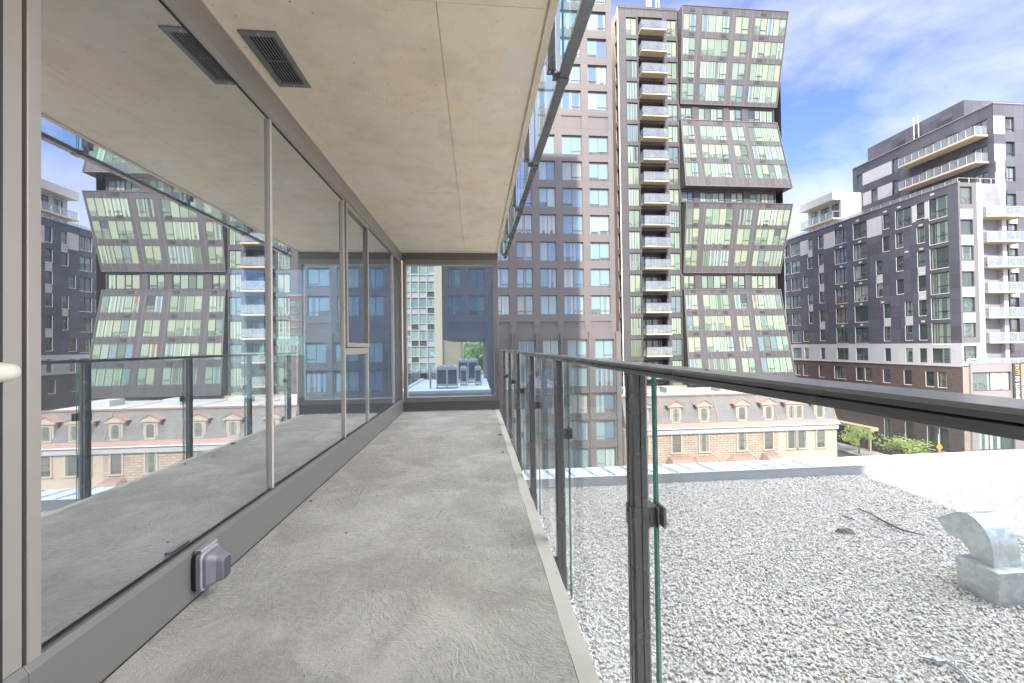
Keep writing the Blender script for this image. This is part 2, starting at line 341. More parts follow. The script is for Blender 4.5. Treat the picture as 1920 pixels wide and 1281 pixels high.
def gravel_mat():
    g = G('gravel_bed'); o = g.obj()
    v = g.n('TexVoronoi', Vector=o, Scale=38.0)
    s = g.n('SeparateColor', Color=v.outputs['Color']).outputs[0]
    c = g.ramp(s, [(0.0, (0.38, 0.375, 0.375)), (0.4, (0.46, 0.455, 0.45)), (0.75, (0.40, 0.37, 0.33)), (0.9, (0.26, 0.255, 0.25))], 'CONSTANT')
    g.done(g.pbsdf(c, 0.9, 0, 0.2, g.bump(v.outputs['Distance'], -0.8, 0.02)))
gravel_mat()
def leaf(name, a, b):
    g = G(name); o = g.obj(); r = g.noise(o, 3.0, 4)
    at = g.n('Attribute', {'attribute_name': 'pv'}); s = g.n('SeparateColor', Color=at.outputs['Color']).outputs[0]
    c = g.mix(s, a, b)
    d = g.pbsdf(c, 0.6, 0, 0.3); t = g.n('BsdfTranslucent', Color=(*[min(1, x*1.3) for x in b], 1)).outputs[0]
    g.done(g.mixs(0.3, d, t))
leaf('leaf_green', (0.05, 0.10, 0.025), (0.15, 0.25, 0.06))
leaf('leaf_light', (0.17, 0.25, 0.07), (0.34, 0.42, 0.15))
cream = (0.265, 0.285, 0.19); pale = (0.185, 0.24, 0.155); bluish = (0.12, 0.175, 0.19); olive = (0.09, 0.115, 0.075); warm = (0.17, 0.115, 0.06); dk = (0.025, 0.033, 0.033); wht = (0.26, 0.27, 0.26)
pane_glass('curtain_pane', [(0.0, cream), (0.30, pale), (0.55, (0.215, 0.265, 0.195)), (0.70, bluish), (0.84, olive), (0.94, warm), (0.965, dk)], 0.10, 0.25, interior=(0.07, 0.095, 0.07), cover=0.80)
pane_glass('office_pane', [(0.0, (0.19, 0.28, 0.32)), (0.3, (0.11, 0.19, 0.26)), (0.55, (0.27, 0.35, 0.36)), (0.7, (0.08, 0.15, 0.24)), (0.9, wht)], 0.10, 0.3, interior=(0.025, 0.04, 0.045), cover=0.55)
pane_glass('dark_pane', [(0.0, (0.055, 0.068, 0.072)), (0.4, (0.12, 0.135, 0.115)), (0.6, (0.04, 0.055, 0.06)), (0.8, (0.30, 0.31, 0.27)), (0.92, (0.1, 0.125, 0.14))], 0.08, 0.4, interior=(0.05, 0.065, 0.065), cover=1.3)
pane_glass('door_pane', [(0.0, (0.17, 0.17, 0.21)), (0.4, (0.22, 0.225, 0.22)), (0.7, (0.09, 0.10, 0.12))], 0.08, 0.4, interior=(0.04, 0.045, 0.05), cover=1.0)
pane_glass('house_pane', [(0.0, (0.13, 0.12, 0.105)), (0.5, (0.16, 0.15, 0.13)), (0.8, (0.10, 0.10, 0.10))], 0.10, 0.3, interior=(0.05, 0.05, 0.05), cover=0.6)
pane_glass('grid_pane', [(0.0, (0.34, 0.38, 0.35)), (0.45, (0.27, 0.33, 0.32)), (0.7, (0.22, 0.29, 0.30)), (0.9, (0.12, 0.17, 0.17))], 0.15, 0.3, interior=(0.22, 0.27, 0.27), cover=0.7)
pane_glass('teal_pane', [(0.0, (0.10, 0.42, 0.42)), (0.5, (0.14, 0.48, 0.47)), (0.8, (0.30, 0.60, 0.58))], 0.12, 0.3, interior=(0.05, 0.3, 0.3), cover=0.6)

# ---------------------------------------------------------------- geometry helpers
ROOTLOC = {}
def link(o): COL.objects.link(o); return o
def tag(o, label, cat, group=None, kind=None):
    if label: o['label'] = label
    if cat: o['category'] = cat
    if group: o['group'] = group
    if kind: o['kind'] = kind
    return o
def thing(name, label, cat, loc=(0, 0, 0), group=None):
    o = link(bpy.data.objects.new(name, None)); o.location = loc; o.empty_display_size = 0.2
    ROOTLOC[o] = Vector(loc); return tag(o, label, cat, group)
class MB:
    def __init__(self): self.v = []; self.f = []; self.m = []; self.uv = {}; self.pv = {}; self.smooth = False
    def poly(self, pts, mat=0, uv=None, pv=None):
        i = len(self.v); self.v += [tuple(p) for p in pts]; self.f.append(tuple(range(i, i+len(pts)))); self.m.append(mat)
        if uv: self.uv[len(self.f)-1] = uv
        if pv: self.pv[len(self.f)-1] = pv
    def hexa(self, p, mat=0):
        """p: 8 points, bottom ring 0-3 then top ring 4-7"""
        i = len(self.v); self.v += [tuple(q) for q in p]
        for a in ((3, 2, 1, 0), (4, 5, 6, 7), (0, 1, 5, 4), (1, 2, 6, 5), (2, 3, 7, 6), (3, 0, 4, 7)):
            self.f.append(tuple(i+k for k in a)); self.m.append(mat)
    def box(self, x0, x1, y0, y1, z0, z1, mat=0):
        self.hexa([(x0, y0, z0), (x1, y0, z0), (x1, y1, z0), (x0, y1, z0), (x0, y0, z1), (x1, y0, z1), (x1, y1, z1), (x0, y1, z1)], mat); return self
    def ubox(self, P, u0, u1, v0, v1, d0, d1, mat=0):
        self.hexa([P(u0, v0, d0), P(u1, v0, d0), P(u1, v0, d1), P(u0, v0, d1), P(u0, v1, d0), P(u1, v1, d0), P(u1, v1, d1), P(u0, v1, d1)], mat); return self
    def prism(self, ring, vec, mat=0, cap=True):
        """extrude a ring of points by vec"""
        n = len(ring); i = len(self.v); vec = Vector(vec)
        self.v += [tuple(p) for p in ring] + [tuple(Vector(p)+vec) for p in ring]
        for k in range(n): self.f.append((i+k, i+(k+1) % n, i+n+(k+1) % n, i+n+k)); self.m.append(mat)
        if cap: self.f.append(tuple(i+k for k in reversed(range(n)))); self.m.append(mat); self.f.append(tuple(i+n+k for k in range(n))); self.m.append(mat)
        return self
    def tube(self, pts, rad, n=8, mat=0, cap=True):
        pts = [Vector(p) for p in pts]; rad = rad if isinstance(rad, (list, tuple)) else [rad]*len(pts)
        i0 = len(self.v); up = None
        for k, p in enumerate(pts):
            d = (pts[min(k+1, len(pts)-1)]-pts[max(k-1, 0)]).normalized()
            a = d.orthogonal().normalized() if up is None else (up - d*up.dot(d)).normalized()
            up = a; b = d.cross(a)
            for j in range(n):
                t = 2*math.pi*j/n; self.v.append(tuple(p+(a*math.cos(t)+b*math.sin(t))*rad[k]))
        for k in range(len(pts)-1):
            for j in range(n):
                self.f.append((i0+k*n+j, i0+k*n+(j+1) % n, i0+(k+1)*n+(j+1) % n, i0+(k+1)*n+j)); self.m.append(mat)
        if cap:
            self.f.append(tuple(i0+j for j in reversed(range(n)))); self.m.append(mat)
            self.f.append(tuple(i0+(len(pts)-1)*n+j for j in range(n))); self.m.append(mat)
        return self
    def build(self, name, mats, parent=None, loc=None, label=None, bevel=0):
        root = parent
        while root is not None and root.parent is not None: root = root.parent
        off = ROOTLOC.get(root, Vector((0, 0, 0))) if root is not None else Vector(loc or (0, 0, 0))
        me = bpy.data.meshes.new(name)
        me.from_pydata([(x-off.x, y-off.y, z-off.z) for x, y, z in self.v], [], self.f)
        for m in (mats if isinstance(mats, (list, tuple)) else [mats]): me.materials.append(MATS[m])
        me.polygons.foreach_set('material_index', self.m)
        if self.uv:
            ul = me.uv_layers.new(name='UVMap')
            for fi, uv in self.uv.items():
                for li, c in zip(me.polygons[fi].loop_indices, uv): ul.data[li].uv = c
        if self.pv:
            ca = me.color_attributes.new('pv', 'FLOAT_COLOR', 'CORNER')
            for fi, c in self.pv.items():
                for li in me.polygons[fi].loop_indices: ca.data[li].color = (*c, 1)
        if self.smooth: me.polygons.foreach_set('use_smooth', [True]*len(me.polygons))
        o = link(bpy.data.objects.new(name, me))
        if parent is not None: o.parent = parent
        else: o.location = off; ROOTLOC[o] = off
        if bevel:
            b = o.modifiers.new('bevel', 'BEVEL'); b.width = bevel; b.segments = 2; b.limit_method = 'ANGLE'
        if label: o['label'] = label
        me.update(); return o
def copy_tree(o, parent=None, dloc=None):
    c = o.copy(); link(c)
    if parent is not None: c.parent = parent
    elif dloc is not None: c.location = Vector(o.location)+Vector(dloc)
    for ch in o.children: copy_tree(ch, c)
    return c
def plane_y(y0, sgn=-1):      # facade facing -y : u = x, v = z, d goes into the wall
    return lambda u, v, d: (u, y0+d, v)
def plane_x(x0):              # facade facing -x : u = y
    return lambda u, v, d: (x0+d, u, v)
def quadmap(c00, c10, c11, c01):   # any leaning facade, u and v run 0..1; d goes into the wall (+y)
    c = [Vector(p) for p in (c00, c10, c11, c01)]
    nrm = (c[1]-c[0]).cross(c[3]-c[0]).normalized()
    if nrm.y < 0: nrm = -nrm
    def P(u, v, d):
        p = c[0]*(1-u)*(1-v)+c[1]*u*(1-v)+c[2]*u*v+c[3]*(1-u)*v
        return tuple(p+nrm*d)
    return P
def wall(mb, P, u0, u1, v0, v1, holes, depth, mat=0, rmat=None):
    """a facade sheet with real openings and their reveals"""
    rmat = mat if rmat is None else rmat
    us = sorted({u0, u1, *[h[0] for h in holes], *[h[2] for h in holes]}); vs = sorted({v0, v1, *[h[1] for h in holes], *[h[3] for h in holes]})
    us = [u for u in us if u0-1e-6 <= u <= u1+1e-6]; vs = [v for v in vs if v0-1e-6 <= v <= v1+1e-6]
    for j in range(len(vs)-1):
        run = None; vm = (vs[j]+vs[j+1])/2
        for i in range(len(us)):
            solid = i < len(us)-1 and not any(h[0] < (us[i]+us[i+1])/2 < h[2] and h[1] < vm < h[3] for h in holes)
            if solid and run is None: run = us[i]
            if not solid and run is not None:
                mb.poly([P(run, vs[j], 0), P(us[i], vs[j], 0), P(us[i], vs[j+1], 0), P(run, vs[j+1], 0)], mat); run = None
    for a, b, c, d in holes:
        for p, q in (((a, b), (c, b)), ((c, b), (c, d)), ((c, d), (a, d)), ((a, d), (a, b))):
            mb.poly([P(*p, 0), P(*q, 0), P(*q, depth), P(*p, depth)], rmat)
def window(parent, P, rect, depth, splits=(0.5,), hopper=(), fw=0.07, frame='window_frame_dark', pane='office_pane', hop=0.24, sx=1.0, sy=1.0, name='window', same=0.0, hopper_top=False):
    """one window: frame with its bars, and its panes as a sub-part; splits are fractions of the width, hopper lists the lights that have a small lower sash"""
    a, b, c, d = rect; W = c-a; H = d-b; f = MB(); g = MB()
    fu, fv = fw*sx, fw*sy; d0, d1 = depth-0.06, depth+0.05
    f.ubox(P, a, c, b, b+fv, d0, d1); f.ubox(P, a, c, d-fv, d, d0, d1); f.ubox(P, a, a+fu, b+fv, d-fv, d0, d1); f.ubox(P, c-fu, c, b+fv, d-fv, d0, d1)
    xs = [a+fu]
    for s in splits:
        f.ubox(P, a+W*s-fu*0.5, a+W*s+fu*0.5, b+fv, d-fv, d0+0.01, d1); xs += [a+W*s-fu*0.5, a+W*s+fu*0.5]
    xs.append(c-fu); base = [random.random() for _ in range(3)]
    for k in range(len(xs)//2):
        l, r = xs[2*k], xs[2*k+1]; vv = [(b+fv, d-fv)]
        if k in hopper:
            hz = b+H*hop; f.ubox(P, l, r, hz-fv*0.5, hz+fv*0.5, d0+0.01, d1); vv = [(b+fv, hz-fv*0.5), (hz+fv*0.5, d-fv)]
        pv = tuple(base) if random.random() < same else tuple(random.random() for _ in range(3))
        for v0, v1 in vv:
            t0, t1 = (v0-b)/H, (v1-b)/H
            g.poly([P(l, v0, depth), P(r, v0, depth), P(r, v1, depth), P(l, v1, depth)], 0, [(0, t0), (1, t0), (1, t1), (0, t1)], pv)
    w = f.build(name, frame, parent); g.build('pane', pane, w); return w
def body(mb, x0, x1, y0, y1, z0, z1, mat=0, front=False, left=False, top=True):
    """the shell of a building without the faces that are built with openings"""
    if not front: mb.poly([(x0, y0, z0), (x1, y0, z0), (x1, y0, z1), (x0, y0, z1)], mat)
    mb.poly([(x1, y0, z0), (x1, y1, z0), (x1, y1, z1), (x1, y0, z1)], mat); mb.poly([(x1, y1, z0), (x0, y1, z0), (x0, y1, z1), (x1, y1, z1)], mat)
    if not left: mb.poly([(x0, y1, z0), (x0, y0, z0), (x0, y0, z1), (x0, y1, z1)], mat)
    if top: mb.poly([(x0, y0, z1), (x1, y0, z1), (x1, y1, z1), (x0, y1, z1)], mat)
GZ = -16.0
# ================================================================ the setting
m = MB(); m.box(-700, 700, -300, 900, GZ-1.0, GZ); o = m.build('ground', 'ground_mix', loc=(0, 0, GZ)); o['kind'] = 'structure'
m = MB(); m.box(-400, 400, 24, 37, GZ, GZ+0.02); o = m.build('road', 'asphalt', loc=(0, 30, GZ)); o['kind'] = 'structure'
m = MB(); m.box(-66, -50, 37.5, 600, GZ, GZ+0.024); o = m.build('road', 'asphalt', loc=(-58, 90, GZ)); o['kind'] = 'structure'
m = MB(); m.box(47.5, 56.5, 37.5, 600, GZ, GZ+0.024); o = m.build('road', 'asphalt', loc=(52, 90, GZ)); o['kind'] = 'structure'
m = MB(); m.box(56.6, 61.0, 37.6, 110, GZ, GZ+0.14); o = m.build('sidewalk', 'pavement', loc=(58, 70, GZ)); o['kind'] = 'structure'
m = MB(); m.box(-24, 47, 37.6, 43.3, GZ, GZ+0.13); o = m.build('sidewalk', 'pavement', loc=(20, 40, GZ)); o['kind'] = 'structure'
m = MB(); m.box(0.44, 14.0, -6.0, 6.02, -1.5, -1.03); gravel_bed = m.build('gravel_roof', 'gravel_bed', loc=(4, 3, -1.03)); gravel_bed['kind'] = 'structure'
# slab of the balcony: main pour, then the edge strip past a cold joint
m = MB(); m.box(-1.36, 0.325, -2.5, 7.165, -0.22, 0.0); o = m.build('balcony_floor', 'floor_concrete', loc=(-0.5, 3, 0)); o['kind'] = 'structure'
m = MB(); rr = random.Random(3); ys = [-2.5+k*0.08 for k in range(122)]; ys[-1] = 7.25
def jag(k): return 0.3272+0.0012*math.sin(k*0.7)+rr.uniform(-0.001, 0.0012)
L0 = [jag(k) for k in range(len(ys))]; R0 = [0.398+rr.uniform(-0.003, 0.003) for _ in ys]
for k in range(len(ys)-1):
    a, b = ys[k], ys[k+1]
    m.hexa([(L0[k], a, -0.22), (R0[k], a, -0.22), (R0[k+1], b, -0.22), (L0[k+1], b, -0.22), (L0[k], a, -0.004), (R0[k], a, -0.006), (R0[k+1], b, -0.006), (L0[k+1], b, -0.004)])
o = m.build('balcony_floor_edge', 'edge_concrete', loc=(0.36, 3, 0)); o['kind'] = 'structure'
# ceiling: cast panels with open joints and a drip groove near the edge
m = MB(); xs = [(-1.36, -0.1715), (-0.1685, 0.362)]; yy = [(-2.5, 1.9475), (1.9505, 4.3985), (4.4015, 7.25)]
for x0, x1 in xs:
    for y0, y1 in yy: m.box(x0, x1, y0, y1, 2.78, 2.80)
for y0, y1 in yy: m.box(0.379, 0.42, y0, y1, 2.78, 2.80)
m.box(-1.36, 0.42, -2.5, 7.25, 2.801, 3.0)
o = m.build('balcony_ceiling', 'ceiling_concrete', loc=(-0.5, 3, 2.78)); o['kind'] = 'structure'

q = random.Random(17)
def blob(cx, cy, rx, ry, n=22, j=0.18, pw=0.5):
    pts = []
    for k in range(n):
        a = 2*math.pi*k/n; c, s = math.cos(a), math.sin(a); r = 1+q.uniform(-j, j)
        pts.append((cx+rx*r*math.copysign(abs(c)**pw, c), cy+ry*r*math.copysign(abs(s)**pw, s), 2.7794))
    blob.z = getattr(blob, 'z', 2.7797)-0.00004
    return [(x, y, blob.z) for x, y, z in pts[::-1]]
m = MB()
m.poly(blob(0.262, 2.38, 0.085, 0.17, j=0.08)); m.poly(blob(0.27, 2.70, 0.06, 0.09, j=0.1));
for k in range(9): m.poly(blob(-1.24+q.uniform(-0.015, 0.05), 2.86+0.045*k+q.uniform(-0.02, 0.02), q.uniform(0.008, 0.03), q.uniform(0.004, 0.014), 12, 0.4, 0.9))
for k in range(6): m.poly(blob(-1.262+q.uniform(-0.003, 0.006), 4.3+0.11*k+q.uniform(-0.03, 0.03), q.uniform(0.004, 0.01), q.uniform(0.01, 0.03), 10, 0.4, 0.9))
o = m.build('ceiling_patch', 'patch_concrete', loc=(0, 3, 2.779)); o['kind'] = 'structure'

# ================================================================ the building that carries the balcony
t = thing('home_building', 'tall building behind the balcony window wall, its floors rising above the concrete ceiling', 'building', (-6, 0, 0))
m = MB(); m.hexa([(-40, -30, GZ), (0.2, -30, GZ), (4.46, -6.02, GZ), (-40, -6.02, GZ), (-40, -30, 66), (0.2, -30, 66), (4.46, -6.02, 66), (-40, -6.02, 66)]); m.build('wall', 'building_wall', t)
m = MB(); m.box(-8, -1.37, -6, 7.25, 3.002, 10); m.build('upper_floor', 'building_wall', t)
m = MB(); m.box(-8, 0.40, -6, 7.25, -0.6, -0.222); m.box(-8, 0.2, -6, 7.25, GZ, -0.6); m.build('lower_floor', 'building_wall', t)
# the room behind the glass
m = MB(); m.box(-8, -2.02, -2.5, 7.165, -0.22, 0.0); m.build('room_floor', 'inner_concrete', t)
m = MB(); m.box(-2.02, -1.362, -2.5, 7.165, -0.22, 0.004); m.build('daylit_strip', 'inner_daylit', t)  # daylight near the glass, put into a paler floor colour
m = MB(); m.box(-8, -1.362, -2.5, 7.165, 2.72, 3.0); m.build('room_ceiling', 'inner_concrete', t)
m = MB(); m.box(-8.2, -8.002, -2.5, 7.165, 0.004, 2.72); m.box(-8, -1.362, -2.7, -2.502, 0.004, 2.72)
P = plane_y(7.166); wall(m, P, -8.0, -1.362, 0.004, 2.72, [(-4.15, 0.24, -2.89, 2.54)], 0.15); m.build('room_wall', 'inner_concrete', t)
w = MB(); w.box(-4.15, -2.89, 7.24, 7.30, 0.24, 0.29); w.box(-4.15, -2.89, 7.24, 7.30, 2.49, 2.54); w.box(-3.46, -3.42, 7.24, 7.30, 0.29, 2.49)
wi = w.build('room_window', 'kick_metal', t); g = MB(); g.box(-4.15, -2.89, 7.265, 7.275, 0.29, 2.49); g.build('pane', 'inner_glass', wi)
for x in (-2.59, -2.16):
    d = MB(); d.tube([(x, 3.62, 2.72), (x, 3.62, 2.69), (x, 3.62, 2.685)], [0.075, 0.072, 0.05], 20); d.smooth = False
    tag(d.build('ceiling_lamp', 'white_plastic', loc=(x, 3.62, 2.72)), 'white disc ceiling lamp behind the glass wall, ' + ('the one farther inside the room' if x < -2.3 else 'the one nearer to the glass'), 'ceiling lamp', 'ceiling lamps behind the glass')

# ================================================================ window wall on the left
t = thing('window_wall', 'long reflective glass wall in grey metal frames along the left side of the balcony', 'window wall', (-1.3, 3, 0))
YM = [1.312, 2.689, 4.121, 4.985, 6.503, 7.092]
m = MB()
prof = [(-1.362, 0.012), (-1.268, 0.012), (-1.268, 0.215), (-1.283, 0.236), (-1.362, 0.236)]
m.prism([(x, 1.2695, z) for x, z in prof], (0, 7.1645-1.2695, 0)); m.build('kick_plate', 'kick_metal', t, bevel=0.002)
m = MB(); m.prism([(x, -2.4, z) for x, z in prof], (0, 1.2675+2.4, 0)); m.build('kick_plate', 'kick_metal', t)
m = MB(); m.box(-1.36, -1.272, -2.4, 7.1645, 0.001, 0.0115); m.build('caulk_line', 'black_rubber', t)
m = MB(); m.prism([(x, -2.4, z) for x, z in [(-1.362, 2.6), (-1.300, 2.6), (-1.274, 2.622), (-1.274, 2.772), (-1.362, 2.772)]], (0, 9.5645, 0)); m.build('header', 'taupe_metal', t)
m = MB(); m.box(-1.362, -1.268, -2.4, 7.1645, 2.7725, 2.7795); m.build('header_trim', 'silver_metal', t)
m = MB(); m.box(-1.325, -1.303, 1.31, 7.1, 2.588, 2.5995); m.box(-1.325, -1.300, 1.31, 7.1, 0.2365, 0.2425); m.build('gasket', 'black_rubber', t)
m = MB(); m.box(-1.335, -1.276, 1.2725, 1.3115, 0.2365, 2.5995); m.build('stile', 'taupe_metal', t, bevel=0.003)
for y in (2.689, 4.121, 4.985, 6.503):
    m = MB(); m.box(-1.33, -1.287, y-0.011, y-0.0015, 0.247, 2.587); m.box(-1.33, -1.287, y+0.0035, y+0.011, 0.247, 2.587); m.build('mullion', 'silver_metal', t)
    m = MB(); m.box(-1.33, -1.294, y-0.001, y+0.003, 0.247, 2.587); m.build('mullion_seal', 'black_rubber', t)
m = MB(); m.box(-1.33, -1.27, 7.092, 7.1645, 0.2365, 2.5995); m.build('stile', 'taupe_metal', t)
gq = random.Random(12)
def gl(y0, y1, z0, z1):
    q = MB(); a = [gq.uniform(-0.0016, 0.0016) for _ in range(4)]     # panes never sit perfectly in one plane
    q.hexa([(-1.312+a[0], y0, z0), (-1.306+a[0], y0, z0), (-1.306+a[1], y1, z0), (-1.312+a[1], y1, z0), (-1.312+a[2], y0, z1), (-1.306+a[2], y0, z1), (-1.306+a[1]+a[2]-a[0], y1, z1), (-1.312+a[1]+a[2]-a[0], y1, z1)])
    q.build('pane', 'wall_glass', t)
gl(1.312, 2.677, 0.247, 2.587); gl(2.701, 4.109, 0.247, 2.587); gl(4.997, 6.491, 0.247, 2.587); gl(6.515, 7.091, 0.247, 2.587); gl(4.133, 4.973, 0.247, 1.055)
m = MB(); m.box(-1.34, -1.283, 4.133, 4.973, 1.055, 1.125); m.build('transom', 'taupe_metal', t, bevel=0.002)
s = MB()
s.box(-1.33, -1.268, 4.138, 4.178, 1.132, 2.582); s.box(-1.33, -1.268, 4.928, 4.968, 1.132, 2.582); s.box(-1.33, -1.268, 4.178, 4.928, 1.132, 1.178); s.box(-1.33, -1.268, 4.178, 4.928, 2.536, 2.582)
sa = s.build('sash', 'taupe_metal', t, bevel=0.003); q = MB(); q.box(-1.303, -1.297, 4.178, 4.928, 1.178, 2.536); q.build('pane', 'wall_glass', sa)
# sliding door beside it
t = thing('sliding_door', 'grey metal door leaf with a white handle at the very left edge', 'door', (-1.3, 0.6, 0))
m = MB(); m.box(-1.335, -1.282, 1.15, 1.2665, 0.237, 2.599); m.build('stile', 'taupe_metal', t, bevel=0.003)
m = MB(); m.box(-1.2818, -1.272, 1.16, 1.209, 0.24, 2.598); m.build('seal', 'black_rubber', t)
m = MB(); m.box(-1.33, -1.29, -0.2, 1.149, 0.237, 0.30); m.box(-1.33, -1.29, -0.2, 1.149, 2.53, 2.599); m.build('rail', 'taupe_metal', t)
m = MB(); m.box(-1.312, -1.306, -0.2, 1.149, 0.301, 2.529); m.build('pane', 'wall_glass', t)
m = MB(); m.tube([(-1.283, 1.19, 1.07), (-1.25, 1.19, 1.07)], 0.014, 12); m.tube([(-1.236, y, 1.07) for y in (1.02, 1.03, 1.06, 1.17, 1.196, 1.206)], [0.012, 0.022, 0.0265, 0.0265, 0.022, 0.010], 20); m.smooth = True
m.build('handle', 'white_plastic', t)

# ================================================================ end window
t = thing('end_window', 'big fixed window in a dark grey frame closing the far end of the balcony', 'window', (-0.44, 7.2, 0))
m = MB(); m.box(-1.30, 0.40, 7.175, 7.26, 0.008, 0.165); m.build('base_panel', 'kick_metal', t)
m = MB(); m.box(-1.262, 0.404, 7.155, 7.262, 0.166, 0.245); m.build('sill_rail', 'taupe_metal', t, bevel=0.003)
m = MB(); m.box(-1.262, 0.404, 7.165, 7.262, 2.57, 2.655); m.build('head_rail', 'taupe_metal', t, bevel=0.003)
m = MB(); m.box(-1.30, 0.404, 7.185, 7.262, 2.656, 2.7795); m.build('head_panel', 'kick_metal', t)
m = MB(); m.box(-1.262, -1.205, 7.165, 7.262, 0.246, 2.569); m.build('jamb', 'taupe_metal', t, bevel=0.003)
m = MB(); m.box(0.328, 0.404, 7.150, 7.262, 0.246, 2.569); m.build('jamb', 'taupe_metal', t, bevel=0.003)
m = MB(); m.box(-1.205, -1.196, 7.18, 7.25, 0.246, 2.569); m.box(0.319, 0.328, 7.18, 7.25, 0.246, 2.569); m.box(-1.196, 0.319, 7.18, 7.25, 0.2455, 0.254); m.box(-1.196, 0.319, 7.18, 7.25, 2.561, 2.5695); m.build('seal', 'silver_metal', t)
m = MB(); m.box(-1.196, 0.319, 7.21, 7.216, 0.254, 2.561); m.build('pane', 'end_glass', t)

# ================================================================ ceiling vent, outlet cover
t = thing('ceiling_vent', 'grey rectangular slotted air vent set in the concrete ceiling', 'vent', (-1.115, 2.415, 2.78))
X0, X1, Y0, Y1 = -1.212, -1.018, 2.188, 2.644
m = MB()
for a in ((X0, X1, Y0, Y0+0.036), (X0, X1, Y1-0.036, Y1), (X0, X0+0.03, Y0+0.036, Y1-0.036), (X1-0.03, X1, Y0+0.036, Y1-0.036)): m.box(a[0], a[1], a[2], a[3], 2.771, 2.7795)
m.build('frame', 'grille_metal', t, bevel=0.002)
n = 8; wdt = (X1-X0-0.06)
for k in range(n):
    x = X0+0.03+wdt*(k+0.5)/n; q = MB(); q.box(x-0.002, x+0.002, Y0+0.036, Y1-0.036, 2.7716, 2.7775); q.build('slat', 'grille_metal', t)
m = MB(); m.box(X0+0.03, X1-0.03, 2.412, 2.418, 2.7755, 2.7785); m.build('cross_bar', 'grille_metal', t)
m = MB(); m.box(X0+0.031, X1-0.031, Y0+0.037, Y1-0.037, 2.7790, 2.7798); m.build('slot_shade', 'dark_void', t)  # black sheet stands in for the shade in the slots
for y in (Y0+0.018, Y1-0.018):
    m = MB(); m.tube([((X0+X1)/2, y, 2.771), ((X0+X1)/2, y, 2.769)], 0.004, 8); m.build('screw', 'silver_metal', t)

t = thing('outlet_cover', 'grey weatherproof electrical outlet box with a translucent bulging lid low on the kick plate', 'outlet', (-1.265, 1.98, 0.03))
def rrect(y0, y1, z0, z1, r, x, n=5):
    pts = []
    for cyy, czz, a0 in ((y1-r, z1-r, 0), (y0+r, z1-r, 90), (y0+r, z0+r, 180), (y1-r, z0+r, 270)):
        for k in range(n+1):
            a = math.radians(a0+90*k/n); pts.append((x, cyy+r*math.cos(a), czz+r*math.sin(a)))
    return pts
def loft(mb, rings, mat=0):
    n = len(rings[0]); i = len(mb.v)
    for r in rings: mb.v += [tuple(p) for p in r]
    for k in range(len(rings)-1):
        for j in range(n): mb.f.append((i+k*n+j, i+k*n+(j+1) % n, i+(k+1)*n+(j+1) % n, i+(k+1)*n+j)); mb.m.append(mat)
    mb.f.append(tuple(i+(len(rings)-1)*n+j for j in range(n))); mb.m.append(mat)
m = MB(); loft(m, [rrect(1.918, 2.048, 0.045, 0.215, 0.03, -1.2675), rrect(1.918, 2.048, 0.045, 0.215, 0.03, -1.250), rrect(1.921, 2.045, 0.048, 0.212, 0.028, -1.247)]); m.build('back_box', 'black_rubber', t)
m = MB(); loft(m, [rrect(1.916, 2.05, 0.043, 0.217, 0.03, -1.2465), rrect(1.916, 2.05, 0.043, 0.217, 0.03, -1.228), rrect(1.920, 2.046, 0.047, 0.213, 0.028, -1.224)]); m.build('lid_rim', 'grey_plastic', t)
m = MB(); loft(m, [rrect(1.924, 2.042, 0.051, 0.205, 0.026, -1.2238), rrect(1.928, 2.040, 0.055, 0.200, 0.025, -1.212), rrect(1.955, 2.030, 0.064, 0.182, 0.022, -1.186), rrect(1.965, 2.026, 0.068, 0.172, 0.018, -1.165), rrect(1.970, 2.022, 0.072, 0.166, 0.014, -1.160)]); m.build('lid', 'clear_cover', t)
m.tube([(-1.236, 1.925, 0.222), (-1.236, 2.041, 0.222)], 0.0075, 10); m.box(-1.258, -1.236, 1.925, 2.041, 0.2165, 0.229); m.build('hinge', 'grey_plastic', t)
for y in (1.953, 2.005):
    pass

# ================================================================ railings
PY = [0.03, 1.19, 2.345, 3.50, 4.66, 5.82, 6.98]
def post_ring(y, z, h=0.026, c=0.007, x=0.481):
    return [(x-h, y-h+c, z), (x-h+c, y-h, z), (x-0.003, y-h, z), (x-0.003, y-h+0.003, z), (x+0.003, y-h+0.003, z), (x+0.003, y-h, z), (x+h-c, y-h, z), (x+h, y-h+c, z), (x+h, y+h-c, z), (x+h-c, y+h, z), (x-h+c, y+h, z), (x-h, y+h-c, z), (x-h, y+0.004, z), (x-h+0.003, y+0.003, z), (x-h+0.003, y-0.003, z), (x-h, y-0.004, z)]
t = thing('glass_railing', 'balcony railing of dark metal posts, clear glass panels and a dark top rail', 'railing', (0.49, 3.2, 0))
m = MB()
m.prism([(x, -2.4, z) for x, z in [(0.449, 1.036), (0.447, 1.040), (0.447, 1.0475), (0.450, 1.049), (0.447, 1.0505), (0.447, 1.057), (0.452, 1.062), (0.527, 1.062), (0.532, 1.057), (0.532, 1.038), (0.529, 1.035)]], (0, 9.62, 0)); m.build('top_rail', 'rail_metal', t)
